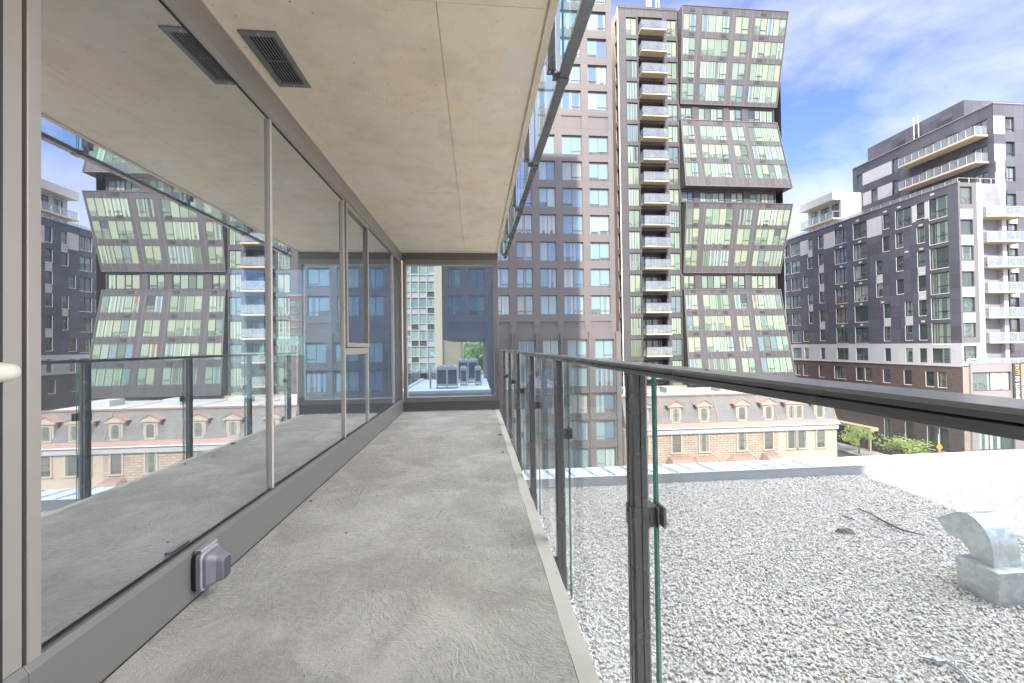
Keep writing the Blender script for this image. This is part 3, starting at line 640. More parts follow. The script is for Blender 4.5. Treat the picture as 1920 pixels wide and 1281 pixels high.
for y in PY:
    m = MB(); m.prism(post_ring(y, -0.5), (0, 0, 1.527)); p = m.build('post', 'rail_metal', t)
    m = MB(); m.prism(post_ring(y, 1.0275, 0.0285, 0.006), (0, 0, 0.006)); m.build('cap', 'rail_metal', p)
    m = MB(); m.prism(post_ring(y, -0.5, 0.0295, 0.008), (0, 0, 0.335)); m.build('sleeve', 'rail_metal', p)
    m = MB(); m.prism(post_ring(y, 0.575, 0.0285, 0.006), (0, 0, 0.062)); m.box(0.5096, 0.5275, y-0.022, y+0.022, 0.576, 0.636); m.box(0.527, 0.5315, y-0.036, y+0.036, 0.577, 0.635); m.box(0.545, 0.5525, y-0.037, y+0.037, 0.576, 0.636); m.box(0.5315, 0.545, y-0.005, y+0.005, 0.578, 0.634)
    m.tube([(0.481+0.012, y-0.0286, 0.606), (0.481+0.012, y-0.0305, 0.606)], 0.0045, 8)
    c = m.build('clamp', 'rail_metal', p)
    m = MB(); m.box(0.399, 0.4545, y-0.02, y+0.02, -0.2, -0.12); m.build('bracket', 'rail_metal', p)
def panes(par, name, y0, y1, x, z0, z1, mat):
    q = MB(); q.box(x-0.004, x+0.004, y0+0.0005, y1-0.0005, z0, z1-0.0005); pn = q.build('glass_panel', mat, par)
    for ya in (y0-0.0015, y1): e = MB(); e.box(x-0.0042, x+0.0042, ya, ya+0.0015, z0, z1); e.build('glass_edge', 'glass_edge', pn)
EY = [-1.2]+PY
for k in range(len(EY)-1): panes(t, 'glass_panel', EY[k]+0.009, EY[k+1]-0.009, 0.538, -0.35, 1.0345, 'rail_glass')
panes(t, 'glass_panel', 6.989, 7.2, 0.538, -0.35, 1.0345, 'rail_glass')
t = thing('upper_railing', 'railing of the balcony above, glass and posts hanging past the concrete ceiling edge', 'railing', (0.49, 3.2, 2.7))
m = MB(); m.prism([(x, -2.4, z) for x, z in [(0.508, 2.690), (0.560, 2.690), (0.564, 2.694), (0.564, 2.720), (0.560, 2.724), (0.549, 2.724), (0.549, 2.714), (0.5275, 2.714), (0.5275, 2.724), (0.508, 2.724), (0.504, 2.720), (0.504, 2.709), (0.507, 2.707), (0.504, 2.705), (0.504, 2.694)]], (0, 9.62, 0)); m.build('bottom_rail', 'rail_metal', t)
for y in PY:
    m = MB(); m.prism(post_ring(y, 2.74, 0.026, 0.005, 0.466), (0, 0, 1.3)); p = m.build('post', 'rail_metal', t)
    m = MB(); m.box(0.470, 0.5035, y-0.014, y+0.014, 2.696, 2.7395); m.box(0.498, 0.566, y-0.03, y+0.03, 2.684, 2.6895); m.box(0.498, 0.5035, y-0.03, y+0.03, 2.6895, 2.722); m.build('clamp', 'rail_metal', p)
    for bx, bz, br in ((0.452, 2.728, 0.006), (0.486, 2.724, 0.008)):
        m = MB(); m.tube([(bx, y-0.012, 2.7395), (bx, y-0.012, bz)], br, 8); m.build('bolt', 'silver_metal', p)
m = MB(); m.box(0.447, 0.555, -2.4, 7.22, 4.041, 4.07); m.build('top_rail', 'rail_metal', t)
for k in range(len(EY)-1): panes(t, 'glass_panel', EY[k]+0.009, EY[k+1]-0.009, 0.538, 2.7145, 4.04, 'upper_glass')
panes(t, 'glass_panel', 6.989, 7.2, 0.538, 2.7145, 4.04, 'upper_glass')

# ================================================================ small things on the balcony
m = MB(); m.tube([(0.30, 5.11, 0.0), (0.30, 5.11, 0.012), (0.30, 5.11, 0.018)], [0.022, 0.022, 0.016], 14); m.tube([(0.262, 5.10, 0.012), (0.285, 5.105, 0.012)], 0.009, 10); tag(m.build('plastic_cap', 'green_plastic', loc=(0.30, 5.11, 0)), 'small green plastic cap on the concrete near the far railing posts', 'cap')
def scrap(name, x, y, z, r, mat, label, cat, seed):
    q = random.Random(seed); m = MB(); n = 9; ring = []
    top = []
    for k in range(n):
        a = 2*math.pi*k/n; rr_ = r*q.uniform(0.55, 1.1); ring.append((x+rr_*math.cos(a)*1.5, y+rr_*math.sin(a), z)); top.append((x+rr_*0.6*math.cos(a)*1.5, y+rr_*0.6*math.sin(a), z+r*q.uniform(0.3, 0.7)))
    i = len(m.v); m.v += ring+top
    for k in range(n): m.f.append((i+k, i+(k+1) % n, i+n+(k+1) % n, i+n+k)); m.m.append(0)
    m.f.append(tuple(i+n+k for k in range(n))); m.m.append(0); m.f.append(tuple(i+k for k in reversed(range(n)))); m.m.append(0)
    return tag(m.build(name, mat, loc=(x, y, z)), label, cat)
scrap('debris_chip', 0.25, 4.78, 0, 0.008, 'twig_wood', 'tiny dark chip on the floor just in front of the green cap', 'debris', 1)
scrap('debris_chip', -0.11, 4.85, 0, 0.006, 'stone_dark', 'tiny dark chip on the floor well left of the green cap', 'debris', 2)
scrap('debris_chip', 0.27, 4.28, 0, 0.012, 'twig_wood', 'flat dark chip by the slab edge, nearer than the green cap', 'debris', 3)
scrap('debris_chip', -1.225, 3.11, 0, 0.010, 'twig_wood', 'dark chip lying against the foot of the kick plate', 'debris', 4)
scrap('pebble', -0.80, 2.55, 0, 0.006, 'stone_dark', 'small dark pebble in the middle of the rough concrete floor', 'pebble', 5)
scrap('debris_chip', 0.497, 0.835, 1.0621, 0.0042, 'black_rubber', 'black scrap lying on top of the handrail', 'debris', 6)

# ================================================================ gravel, parapet and what stands on the gravel roof
def gravel_nodes(ob):
    ng = bpy.data.node_groups.new('gravel_scatter', 'GeometryNodeTree')
    ng.interface.new_socket('Geometry', in_out='INPUT', socket_type='NodeSocketGeometry'); ng.interface.new_socket('Geometry', in_out='OUTPUT', socket_type='NodeSocketGeometry')
    N = lambda t: ng.nodes.new(t); gi, go = N('NodeGroupInput'), N('NodeGroupOutput')
    ds = N('GeometryNodeDistributePointsOnFaces'); ds.distribute_method = 'RANDOM'; ds.inputs['Density'].default_value = 3000; ds.inputs['Seed'].default_value = 4
    ico = N('GeometryNodeMeshIcoSphere'); ico.inputs['Radius'].default_value = 0.0096; ico.inputs['Subdivisions'].default_value = 2
    sp = N('GeometryNodeSetPosition'); nz = N('ShaderNodeTexNoise'); nz.inputs['Scale'].default_value = 90.0
    vm = N('ShaderNodeVectorMath'); vm.operation = 'SUBTRACT'; vm.inputs[1].default_value = (0.5, 0.5, 0.5); vs = N('ShaderNodeVectorMath'); vs.operation = 'SCALE'; vs.inputs['Scale'].default_value = 0.010
    sm = N('GeometryNodeSetMaterial'); sm.inputs['Material'].default_value = MATS['pebbles']
    ins = N('GeometryNodeInstanceOnPoints')
    rs = N('FunctionNodeRandomValue'); rs.data_type = 'FLOAT_VECTOR'; rs.inputs[0].default_value = (0.75, 0.5, 0.4); rs.inputs[1].default_value = (1.75, 1.15, 0.95)
    rt = N('FunctionNodeRandomValue'); rt.data_type = 'FLOAT_VECTOR'; rt.inputs[0].default_value = (-0.5, -0.5, 0); rt.inputs[1].default_value = (0.5, 0.5, 6.28); rt.inputs['Seed'].default_value = 9
    tr = N('GeometryNodeSetPosition'); of = N('FunctionNodeRandomValue'); of.data_type = 'FLOAT_VECTOR'; of.inputs[0].default_value = (0, 0, 0.0); of.inputs[1].default_value = (0, 0, 0.014); of.inputs['Seed'].default_value = 12
    K = ng.links.new
    K(gi.outputs[0], ds.inputs['Mesh']); K(ds.outputs['Points'], tr.inputs['Geometry']); K(of.outputs[0], tr.inputs['Offset']); K(tr.outputs[0], ins.inputs['Points'])
    K(nz.outputs['Color'], vm.inputs[0]); K(vm.outputs[0], vs.inputs[0]); K(ico.outputs['Mesh'], sp.inputs['Geometry']); K(vs.outputs[0], sp.inputs['Offset']); K(sp.outputs[0], sm.inputs['Geometry']); K(sm.outputs[0], ins.inputs['Instance'])
    K(rs.outputs[0], ins.inputs['Scale']); K(rt.outputs[0], ins.inputs['Rotation']); K(ins.outputs[0], go.inputs[0])
    md = ob.modifiers.new('gravel', 'NODES'); md.node_group = ng
m = MB(); m.poly([(0.60, 0.4, -1.024), (12.5, 0.4, -1.024), (12.5, 6.0, -1.024), (0.60, 6.0, -1.024)]); gr = m.build('gravel', 'pebbles', loc=(4, 3, -1.024)); gr['kind'] = 'stuff'; gr['label'] = 'white marble chip gravel spread over the flat roof'
gravel_nodes(gr)
t = thing('parapet', 'low roof parapet wrapped in white membrane with slanted blue printed bands', 'parapet', (5, 6.2, -1.03))
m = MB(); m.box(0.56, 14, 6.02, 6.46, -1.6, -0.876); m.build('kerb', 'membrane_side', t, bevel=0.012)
m = MB(); m.box(0.555, 14, 6.005, 6.475, -0.8755, -0.870)
x = 0.7; q = random.Random(8)
while x < 13.8:
    sl = 0.10+q.uniform(-0.03, 0.03); wd = q.uniform(0.035, 0.06)
    for a, b in ((0, wd*0.45), (wd*0.6, wd)):
        # each band is printed in short dashes
        n = 14
        for k in range(n):
            if q.random() < 0.12: continue
            f0, f1 = k/n, (k+0.93)/n; y0, y1 = 6.46-0.44*f0, 6.46-0.44*f1
            m.poly([(x+a+sl*f0, y0, -0.8685), (x+a+sl*f1, y1, -0.8685), (x+b+sl*f1, y1, -0.8685), (x+b+sl*f0, y0, -0.8685)], 1)
    x += q.uniform(0.30, 0.36)
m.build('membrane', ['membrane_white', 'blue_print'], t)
t = thing('gooseneck_vent', 'galvanised gooseneck exhaust vent on a square metal base in the gravel', 'vent', (4.3, 3.03, -1.03))
m = MB(); m.box(4.12, 4.62, 2.89, 3.17, -1.03, -0.80); m.build('base_box', 'galvanised', t, bevel=0.004)
m = MB(); m.box(4.112, 4.628, 2.882, 3.178, -0.799, -0.742); m.build('flange', 'galvanised', t, bevel=0.004)
m = MB(); xa, xb = 4.19, 4.44
inner = [(3.12, -0.7415), (3.125, -0.70), (3.145, -0.66), (3.18, -0.63), (3.22, -0.615), (3.28, -0.62)]
outer = [(2.965, -0.7415), (2.968, -0.66), (2.985, -0.56), (3.03, -0.46), (3.11, -0.385), (3.37, -0.50)]
outer = [(2.965, -0.7415), (2.967, -0.64), (2.985, -0.54), (3.035, -0.44), (3.12, -0.375), (3.22, -0.40), (3.37, -0.515)]
inner = [(3.12, -0.7415), (3.124, -0.71), (3.14, -0.675), (3.165, -0.645), (3.19, -0.625), (3.22, -0.617), (3.285, -0.62)]
def fine(pl, k=5):
    out = []
    for i in range(len(pl)-1):
        p0, p1, p2_, p3_ = (pl[max(i-1, 0)], pl[i], pl[i+1], pl[min(i+2, len(pl)-1)])
        for j in range(k):
            t_ = j/k; out.append(tuple(0.5*((2*b)+(-a+c)*t_+(2*a-5*b+4*c-d)*t_*t_+(-a+3*b-3*c+d)*t_**3) for a, b, c, d in zip(p0, p1, p2_, p3_)))
    return out+[pl[-1]]
outer, inner = fine(outer), fine(inner)
i0 = len(m.v)
for (yo, zo), (yi, zi) in zip(outer, inner): m.v += [(xa, yo, zo), (xb, yo, zo), (xb, yi, zi), (xa, yi, zi)]
for k in range(len(outer)-1):
    for j in range(4): m.f.append((i0+4*k+j, i0+4*k+(j+1) % 4, i0+4*k+4+(j+1) % 4, i0+4*k+4+j)); m.m.append(0)
ho = m.build('hood', 'galvanised', t); sd = ho.modifiers.new('s', 'SOLIDIFY'); sd.thickness = 0.003
m = MB()
for k in range(len(outer)-1):
    (ya, za), (yb, zb) = outer[k], outer[k+1]
    m.tube([(xa-0.002, ya, za), (xa-0.002, yb, zb)], 0.0035, 6)
m.build('seam', 'galvanised', ho)
scrap('flat_stone', 4.07, 4.2, -1.012, 0.075, 'stone_dark', 'flat dark stone lying alone on the white gravel', 'stone', 11)
m = MB(); m.tube([(4.78, 4.72, -0.99), (4.77, 4.55, -0.985), (4.72, 4.40, -0.98), (4.70, 4.25, -0.985), (4.69, 4.10, -0.98), (4.80, 3.98, -0.985)], [0.006, 0.009, 0.011, 0.012, 0.010, 0.005], 7); m.tube([(4.72, 4.40, -0.98), (4.58, 4.33, -0.982)], [0.006, 0.003], 6); m.tube([(4.70, 4.25, -0.985), (4.60, 4.15, -0.985)], [0.007, 0.003], 6)
tag(m.build('dead_branch', 'twig_wood', loc=(4.73, 4.3, -0.99)), 'thin dead branch lying across the gravel behind the gooseneck vent', 'branch')
m = MB(); m.tube([(4.40, 4.55, -0.99), (4.42, 4.42, -0.985)], [0.008, 0.006], 6); tag(m.build('twig', 'twig_wood', loc=(4.41, 4.48, -0.99)), 'short dark twig standing between the flat stone and the dead branch', 'twig')
scrap('flat_stone', 5.15, 3.62, -1.01, 0.05, 'stone_dark', 'small dark stone close behind the gooseneck vent', 'stone', 14)
m = MB(); pts = [(2.93+0.03*k, 2.47-0.005*k, -0.995) for k in range(4)]
m.tube([(2.90, 2.50, -1.0), (2.98, 2.455, -0.99), (3.04, 2.41, -0.985)], [0.008, 0.011, 0.012], 8)
c = MB(); c.tube([(3.035+0.0, 2.40, -0.985), (3.045, 2.34, -0.985), (3.0, 2.26, -0.985), (2.97, 2.20, -0.985), (3.0, 2.14, -0.985)], 0.009, 10); c.tube([(3.045, 2.36, -0.985), (3.09, 2.40, -0.975), (3.14, 2.40, -0.985), (3.17, 2.38, -0.99)], 0.008, 10)
t = thing('cable_end', 'loose grey cable end with a metal fitting curled on the gravel in the lower right', 'cable', (3.0, 2.35, -1.0))
c.smooth = True; c.build('cable', 'cable_grey', t)
m = MB(); m.box(2.975, 3.04, 2.41, 2.45, -1.0, -0.972); m.tube([(2.92, 2.475, -0.985), (2.975, 2.445, -0.985)], 0.009, 8); m.build('fitting', 'galvanised', t, bevel=0.004)
# ================================================================ brown block straight ahead
BY = 45.0
t = thing('office_block', 'brown concrete-clad block of square windows standing straight ahead, the nearest big facade', 'building', (6, BY, GZ))
P = plane_y(BY)
cols = [(-2.98, -1.62), (-0.72, 1.06), (1.98, 3.79), (4.65, 6.47), (7.30, 9.20), (10.0, 12.31), (13.14, 15.4)]
rows = [42.6, 39.5, 36.36, 33.3, 30.27, 25.1, 22.1, 19.05, 15.98, 12.88, 9.85, 6.8]
up = []
for ci, (a, b) in enumerate(cols):
    for zt in rows:
        up.append((a, zt-2.2, b, zt, ci, (ci >= 2 or zt < 17)))
blank = [(a-0.05, z0, b+0.05, z0+1.0) for a, b in cols for z0 in (2.83,)] + [(a-0.05, 25.62, b+0.05, 27.3) for a, b in cols]
m = MB(); holes = [(a, z0, b, z1) for a, z0, b, z1, ci, k in up]
wall(m, P, -3.57, 16.0, 1.92, 46.0, holes+blank, 0.28)
for a, z0, b, z1 in blank: m.poly([P(a, z0, 0.08), P(b, z0, 0.08), P(b, z1, 0.08), P(a, z1, 0.08)])
for a, z0, b, z1, ci, k in up:
    if not k: m.poly([P(a, z0, 0.27), P(b, z0, 0.27), P(b, z1, 0.27), P(a, z1, 0.27)])
body(m, -3.57, 16.0, BY, 66, 1.92, 46.0, front=True)
m.poly([(-3.57, BY, 1.92), (16, BY, 1.92), (16, 66, 1.92), (-3.57, 66, 1.92)])
m.build('wall', 'brown_cladding', t)
m = MB(); m.box(-3.57, 16.0, BY-0.05, BY-0.001, 46.0, 46.4); m.box(-3.4, 15.8, BY+0.5, 60, 46.001, 49); m.build('roof', 'brown_cladding', t)
for a, z0, b, z1, ci, k in up:
    if not k: continue
    if ci == 4: kw = dict(splits=(0.5,), hopper=())
    elif ci == 3: kw = dict(splits=(0.44, 0.56), hopper=(0, 2))
    else: kw = dict(splits=(0.5,), hopper=((1,) if random.random() < 0.6 else (0,)))
    window(t, P, (a, z0, b, z1), 0.24, frame='window_frame_bronze', pane='office_pane', same=0.7, hop=0.2, **kw)
# lower part: piers and windows down to the street
lo = [(4.72, 6.6), (7.5, 9.35), (10.3, 12.6), (13.5, 15.68)]
lz = [1.78, -1.35, -4.42, -7.5, -10.6]; LP = plane_y(BY-0.02)
holes = [(a, z-2.25, b, z) for a, b in lo for z in lz]
m = MB(); wall(m, LP, 1.14, 16.4, GZ, 2.6, holes, 0.35); body(m, 1.14, 16.4, BY-0.02, 66, GZ, 1.915, front=True, top=False)
m.build('base_wall', 'brown_cladding', t)
for a, b in ((1.14, 1.9), (3.95, 4.1), (6.72, 6.85), (9.5, 9.62), (12.72, 12.86), (15.85, 16.4)):
    m = MB(); m.box(a, b, BY-0.36, BY-0.021, GZ, 2.62); m.build('pier', 'brown_cladding', t)
m = MB()
for z in lz[1:]: m.box(4.101, 15.849, BY-0.16, BY-0.021, z+0.14, z+0.42); 
m.build('band', 'brown_cladding', t)
for a, b in lo:
    for z in lz: window(t, LP, (a, z-2.25, b, z), 0.3, splits=(0.5,), hopper=((0,) if random.random() < 0.7 else (1,)), frame='window_frame_bronze', pane='office_pane', same=0.8, hop=0.2)

# ================================================================ dark tower with the stack of balconies
TY = 57.0; SH = 3.155
t = thing('apartment_tower', 'tall dark grey apartment tower with one stack of glass balconies, tan on its narrow side', 'building', (26, TY, GZ))
P = plane_y(TY); holes = []; doors = []; wins = []
tops = [49.19-SH*k for k in range(18)]
for z in tops:
    wins.append((22.45, z-2.6, 24.12, z, 'l')); wins.append((28.66, z-2.5, 30.2, z, 'r')); doors.append((24.3, z-2.55, 28.0, z+0.15))
holes = [w[:4] for w in wins]
m = MB(); wall(m, P, 21.27, 30.36, -5.0, 50.5, holes+doors, 0.2)
body(m, 21.3, 46.5, TY, 59.5, -5.0, 50.5, front=True, left=True); body(m, 23.5, 46.5, 59.5, 76, GZ, 50.5)
m.build('wall', 'tower_cladding', t)
m = MB()
for a, z0, b, z1 in doors:
    m.poly([(a, TY+0.2, z0), (a, TY+1.5, z0), (a, TY+1.5, z1), (a, TY+0.2, z1)]); m.poly([(b, TY+0.2, z0), (b, TY+1.5, z0), (b, TY+1.5, z1), (b, TY+0.2, z1)]); m.poly([(a, TY+0.2, z1), (b, TY+0.2, z1), (b, TY+1.5, z1), (a, TY+1.5, z1)]); m.poly([(a, TY+1.5, z0), (b, TY+1.5, z0), (b, TY+1.5, z1), (a, TY+1.5, z1)])
m.build('loggia', 'tower_cladding', t)
SP = plane_x(21.27); sh = [(57.5, z-2.3, 58.4, z) for z in tops]
m = MB(); wall(m, SP, TY+0.001, 60.5, -5.0, 50.5, sh, 0.25); m.poly([(21.27, 60.5, -5), (23.5, 60.5, -5), (23.5, 60.5, 50.5), (21.27, 60.5, 50.5)]); m.build('side_wall', 'tan_cladding', t)
for h in sh[:14]: window(t, SP, h, 0.2, splits=(), pane='dark_pane', fw=0.06)
m = MB(); m.box(21.18, 21.30, TY-0.04, TY-0.002, -5, 50.55); m.build('corner_trim', 'white_trim', t)
m = MB(); m.box(21.3, 30.3, TY-0.05, TY-0.002, 50.5, 50.9); m.box(24.3, 30.3, TY+0.5, 70, 50.501, 51.3); m.build('roof', 'tower_cladding', t)
for x, z in ((26.6, 53.6), (27.0, 54.3), (27.3, 53.9), (28.1, 54.0), (28.5, 54.1)):
    m = MB(); m.tube([(x, 59, 51.2), (x, 59, z)], 0.05, 6); m.box(x-0.12, x+0.12, 58.95, 59.05, z-0.5, z-0.35); m.build('antenna', 'silver_metal', t)
for a, z0, b, z1, s in wins:
    if s == 'l': window(t, P, (a, z0, b, z1), 0.16, splits=(0.5,), frame='window_frame_dark', pane='curtain_pane', same=0.8)
    else: window(t, P, (a, z0, b, z1), 0.16, splits=(0.48,), hopper=(0,), frame='window_frame_dark', pane='curtain_pane', same=0.75)
for a, z0, b, z1 in doors: window(t, plane_y(TY+1.35), (a+0.1, z0+0.02, b-0.05, z1-0.3), 0.1, splits=(0.25, 0.28, 0.53, 0.56, 0.8), frame='window_frame_dark', pane='door_pane', fw=0.1, name='balcony_door', same=0.6)
for z in [46.86-SH*k for k in range(17)]:
    m = MB(); m.box(24.32, 28.12, TY-1.15, TY+1.45, z-0.24, z-0.03); b = m.build('balcony', 'slab_concrete', t)
    g = MB(); g.box(24.36, 28.08, TY-1.12, TY-1.10, z+0.06, z+1.16); g.box(24.36, 24.38, TY-1.09, TY-0.02, z+0.06, z+1.16); g.box(28.06, 28.08, TY-1.09, TY-0.02, z+0.06, z+1.16); g.build('glass', 'balcony_glass', b)
    g = MB()
    for x in (24.35, 25.28, 26.2, 27.15, 28.07): g.box(x-0.025, x+0.025, TY-1.099, TY-1.05, z-0.029, z+1.16)
    g.box(24.33, 28.1, TY-1.13, TY-1.05, z+1.161, z+1.21); g.build('rail', 'rail_metal', b)

# ================================================================ tower of leaning glass boxes
t = thing('leaning_tower', 'tower of stacked glazed boxes that lean alternately in and out, right of the balcony stack', 'building', (38, TY, GZ))
m = MB(); m.box(30.4, 45.35, TY+0.3, 75, -4.9, 50.2); m.build('core', 'tower_cladding', t)
WIDE, NAR = 55.6, 56.75
def boxblock(zb, zt, wide_top, nrow, rowtops, rowh):
    nl, nr, wl, wr = 30.45, 45.62, 30.42, 46.95
    if wide_top: c = [(nl, NAR, zb), (nr, NAR, zb), (wr, WIDE, zt), (wl, WIDE, zt)]
    else: c = [(wl, WIDE, zb), (wr, WIDE, zb), (nr, NAR, zt), (nl, NAR, zt)]
    P = quadmap(*c); H = zt-zb; U = 16.4
    groups = [(0.18, 2.2, (0.5,), (1,)), (3.05, 7.4, (0.25, 0.5, 0.75), (3,)), (8.25, 10.4, (0.5,), (1,)), (11.25, 16.25, (0.2, 0.4, 0.6, 0.8), (1,))]
    holes = []; rl = []
    for zr in rowtops:
        for a, b, sp, hp in groups:
            h = (a/U, (zr-rowh-zb)/H, b/U, (zr-zb)/H); holes.append(h); rl.append((h, sp, hp))
    m = MB(); wall(m, P, 0, 1, 0, 1, holes, 0.10)
    # fine reveal trim round the box and its sides, top and soffit going back to the core
    b0, b1, b2, b3 = [Vector(p) for p in c]; bk = 0.9
    k0, k1, k2, k3 = [Vector((min(max(p.x, 30.41), 45.34), TY+0.31, p.z)) for p in (b0, b1, b2, b3)]
    e1, e2 = Vector((b1.x, TY+4.5, b1.z)), Vector((b2.x, TY+4.5, b2.z))
    m.poly([b0, k0, k3, b3]); m.poly([b1, e1, e2, b2]); m.poly([e1, k1, k2, e2]); m.poly([b0, b1, e1, k1, k0]); m.poly([b3, b2, e2, k2, k3])
    w_ = m.build('glazed_box', 'box_cladding', t)
    m = MB(); sx, sy = 1/U, 1/H
    for u in (0.0, 1.0): m.ubox(P, max(0, u-0.09*sx), min(1, u+0.09*sx), 0, 1, -0.06, -0.002)
    m.ubox(P, 0.09*sx, 1-0.09*sx, 0, 0.09*sy, -0.06, -0.002); m.ubox(P, 0.09*sx, 1-0.09*sx, 1-0.09*sy, 1, -0.06, -0.002)
    m.build('edge_trim', 'window_frame_bronze', w_)
    m = MB(); nz = len(rowtops)
    for zr in rowtops:
        for u in (1.55, 6.6, 12.6):
            m.ubox(P, (u-0.4)/U, (u+0.4)/U, (zr+0.18-zb)/H, (zr+0.62-zb)/H, -0.03, -0.001)
    m.build('louvre', 'window_frame_dark', w_)
    for h, sp, hp in rl: window(t, P, h, 0.06, splits=sp, hopper=hp, fw=0.07, sx=1/U, sy=1/H, frame='window_frame_pale', pane='curtain_pane', same=0.35, hop=0.28)
def boxrow(zb, zt):
    P = plane_y(TY); h = []
    for a, b in ((30.6, 32.35), (33.35, 37.3), (38.2, 40.2), (41.2, 45.2)): h.append((a, zb+0.1, b, zt-0.25))
    m = MB(); wall(m, P, 30.4, 45.36, zb, zt, h, 0.2); m.poly([(45.36, TY, zb), (45.36, TY+0.3, zb), (45.36, TY+0.3, zt), (45.36, TY, zt)]); m.build('recessed_floor', 'tower_cladding', t)
    for k, q in enumerate(h): window(t, P, q, 0.12, splits=((0.5,), (0.25, 0.5, 0.75), (0.5,), (0.27, 0.47, 0.75))[k], hopper=((1,), (3,), (1,), (1,))[k], fw=0.12, frame='window_frame_dark', pane='curtain_pane', same=0.4)
def zs(z): return (z-1.12)*0.976+1.12
boxblock(36.5, 50.3, True, 4, [49.25, 45.95, 42.75, 39.6], 2.52)
boxrow(34.25, 36.5)
boxblock(zs(24.5), 34.25, False, 3, [33.45, 30.55, 27.6], 2.3)
boxrow(22.0, zs(24.5)-0.01)
boxblock(11.5, zs(22.1), True, 3, [zs(21.3), 18.0, 14.9], 2.42)
boxrow(9.12, 11.5)
boxblock(-4.75, 9.12, False, 4, [8.4, 5.25, 2.15, -1.0], 2.3)
for x in (25.9, 30.6, 35.2, 40.0, 44.5):
    m = MB(); m.tube([(x, TY-0.2, GZ), (x, TY-0.2, -4.9)], 0.45, 16); m.build('column', 'slab_concrete', t)
m = MB(); m.box(22, 46, TY+2.2, TY+2.3, GZ, -5.0); m.build('lobby_glass', 'dark_pane', t) if False else m.build('lobby_wall', 'tower_cladding', t)
m = MB(); m.box(21.3, 46.9, TY-0.6, TY+12, -5.4, -4.95); m.build('soffit', 'slab_concrete', t)

# ================================================================ slate coloured apartment block on the right
X0 = 61.35; Y0 = 46.0
t = thing('slate_block', 'dark slate apartment block with scattered white panels, setback top floors and corner balconies, at right', 'building', (64, 55, GZ))
P = plane_x(X0); W = []
FT = [20.1, 16.75, 13.4, 10.05, 6.7, 3.35]
big = lambda y0, y1, sp: [(y0, zt-2.6 if sp else zt-2.1, y1, zt) for zt in FT]
for zt in FT:
    h = 2.45
    W += [(47.2, zt-2.75, 49.32, zt+0.05, (0.68,)), (58.2, zt-2.5, 60.38, zt, (0.5,)), (61.66, zt-2.5, 63.8, zt, (0.3, 0.6)), (71.36, zt-2.3, 73.42, zt, (0.5,)), (74.0, zt-2.2, 74.9, zt, ()), (49.92, zt-2.15, 50.88, zt, ())]
for zt in FT[1:]: W.append((66.12, zt-2.0, 67.1, zt-0.05, ()))
W.append((66.1, 17.75, 67.04, 20.0, ()))
for zt, y0, y1 in ((20.1, 54.62, 55.52), (16.75, 54.68, 55.62), (13.4, 55.8, 56.72), (10.05, 55.8, 56.75), (6.7, 54.75, 55.7), (3.35, 54.8, 55.75)): W.append((y0, zt-2.2, y1, zt-0.05, ()))
W.append((51.6, 17.4, 53.7, 20.1, (0.62,)))
for zt, y0, y1 in ((16.75, 52.72, 53.74), (13.4, 52.8, 53.73), (10.05, 52.8, 53.75), (6.7, 51.7, 52.66), (3.35, 51.75, 52.7)): W.append((y0, zt-2.15, y1, zt-0.05, ()))
for zt, y0, y1 in ((20.1, 68.43, 69.34), (16.75, 68.46, 69.49), (13.4, 69.6, 70.63), (10.05, 68.53, 69.55), (6.7, 68.6, 69.45), (3.35, 69.62, 70.8)): W.append((y0, zt-2.1, y1, zt-0.1, ()))
band = [(71.4, 73.46), (69.7, 70.66), (66.25, 67.12), (61.7, 63.85), (58.35, 60.38), (54.85, 55.73), (51.8, 52.76), (50.03, 50.95), (47.26, 49.4)]
bh = [(a, -1.9, b, 0.05) for a, b in band]
brk = [(71.75, 72.83, ), (70.06, 71.08), (66.49, 67.51), (62.25, 64.39), (59.39, 60.38), (57.89, 58.90), (55.04, 56.03), (52.06, 53.05), (49.27, 50.21), (47.74, 48.76)]
kh = [(a, -5.1, b, -3.12) for a, b in brk] + [(a, -9.3, b, -6.3) for a, b in brk[3:]] + [(a, -13.6, b, -10.6) for a, b in brk[6:]]
m = MB(); wall(m, P, Y0, 75.1, 0.72, 21.2, [w[:4] for w in W], 0.22); m.poly([(X0, 75.1, 0.72), (90, 75.1, 0.72), (90, 75.1, 21.2), (X0, 75.1, 21.2)]); m.build('wall', 'slate_cladding', t)
m = MB(); wall(m, P, Y0, 75.1, -2.18, 0.719, bh, 0.2); m.box(X0-0.06, X0-0.001, Y0, 75.1, -2.3, -2.181); m.build('white_band', 'white_cladding', t)
m = MB(); wall(m, P, Y0, 75.1, GZ, -2.301, kh, 0.25); m.build('brick_base', 'dark_brick', t)
m = MB()
for a, z0, b, z1 in kh: m.box(X0-0.03, X0+0.10, a-0.03, b+0.03, z0-0.07, z0-0.001); m.box(X0-0.012, X0+0.14, b+0.001, b+0.06, z0, z1)
m.build('brick_sill', 'white_trim', t)
m = MB()
for w in W: m.box(X0-0.03, X0+0.12, w[0]-0.02, w[2]+0.02, w[1]-0.06, w[1]-0.001); m.box(X0-0.012, X0+0.14, w[2]+0.001, w[2]+0.05, w[1], w[3])
m.build('sill', 'white_trim', t)
for w in W: window(t, P, w[:4], 0.17, splits=w[4], hopper=((0,) if len(w[4]) < 2 else (0,)), pane='dark_pane', fw=0.07, hop=0.35, same=0.8)
for w in bh: window(t, P, w, 0.15, splits=((0.5,) if w[2]-w[0] > 1.5 else ()), pane='dark_pane', fw=0.07)
for w in kh: window(t, P, w, 0.2, splits=((0.5,) if w[2]-w[0] > 1.5 else ()), hopper=(0,), pane='dark_pane', fw=0.07, hop=0.4)
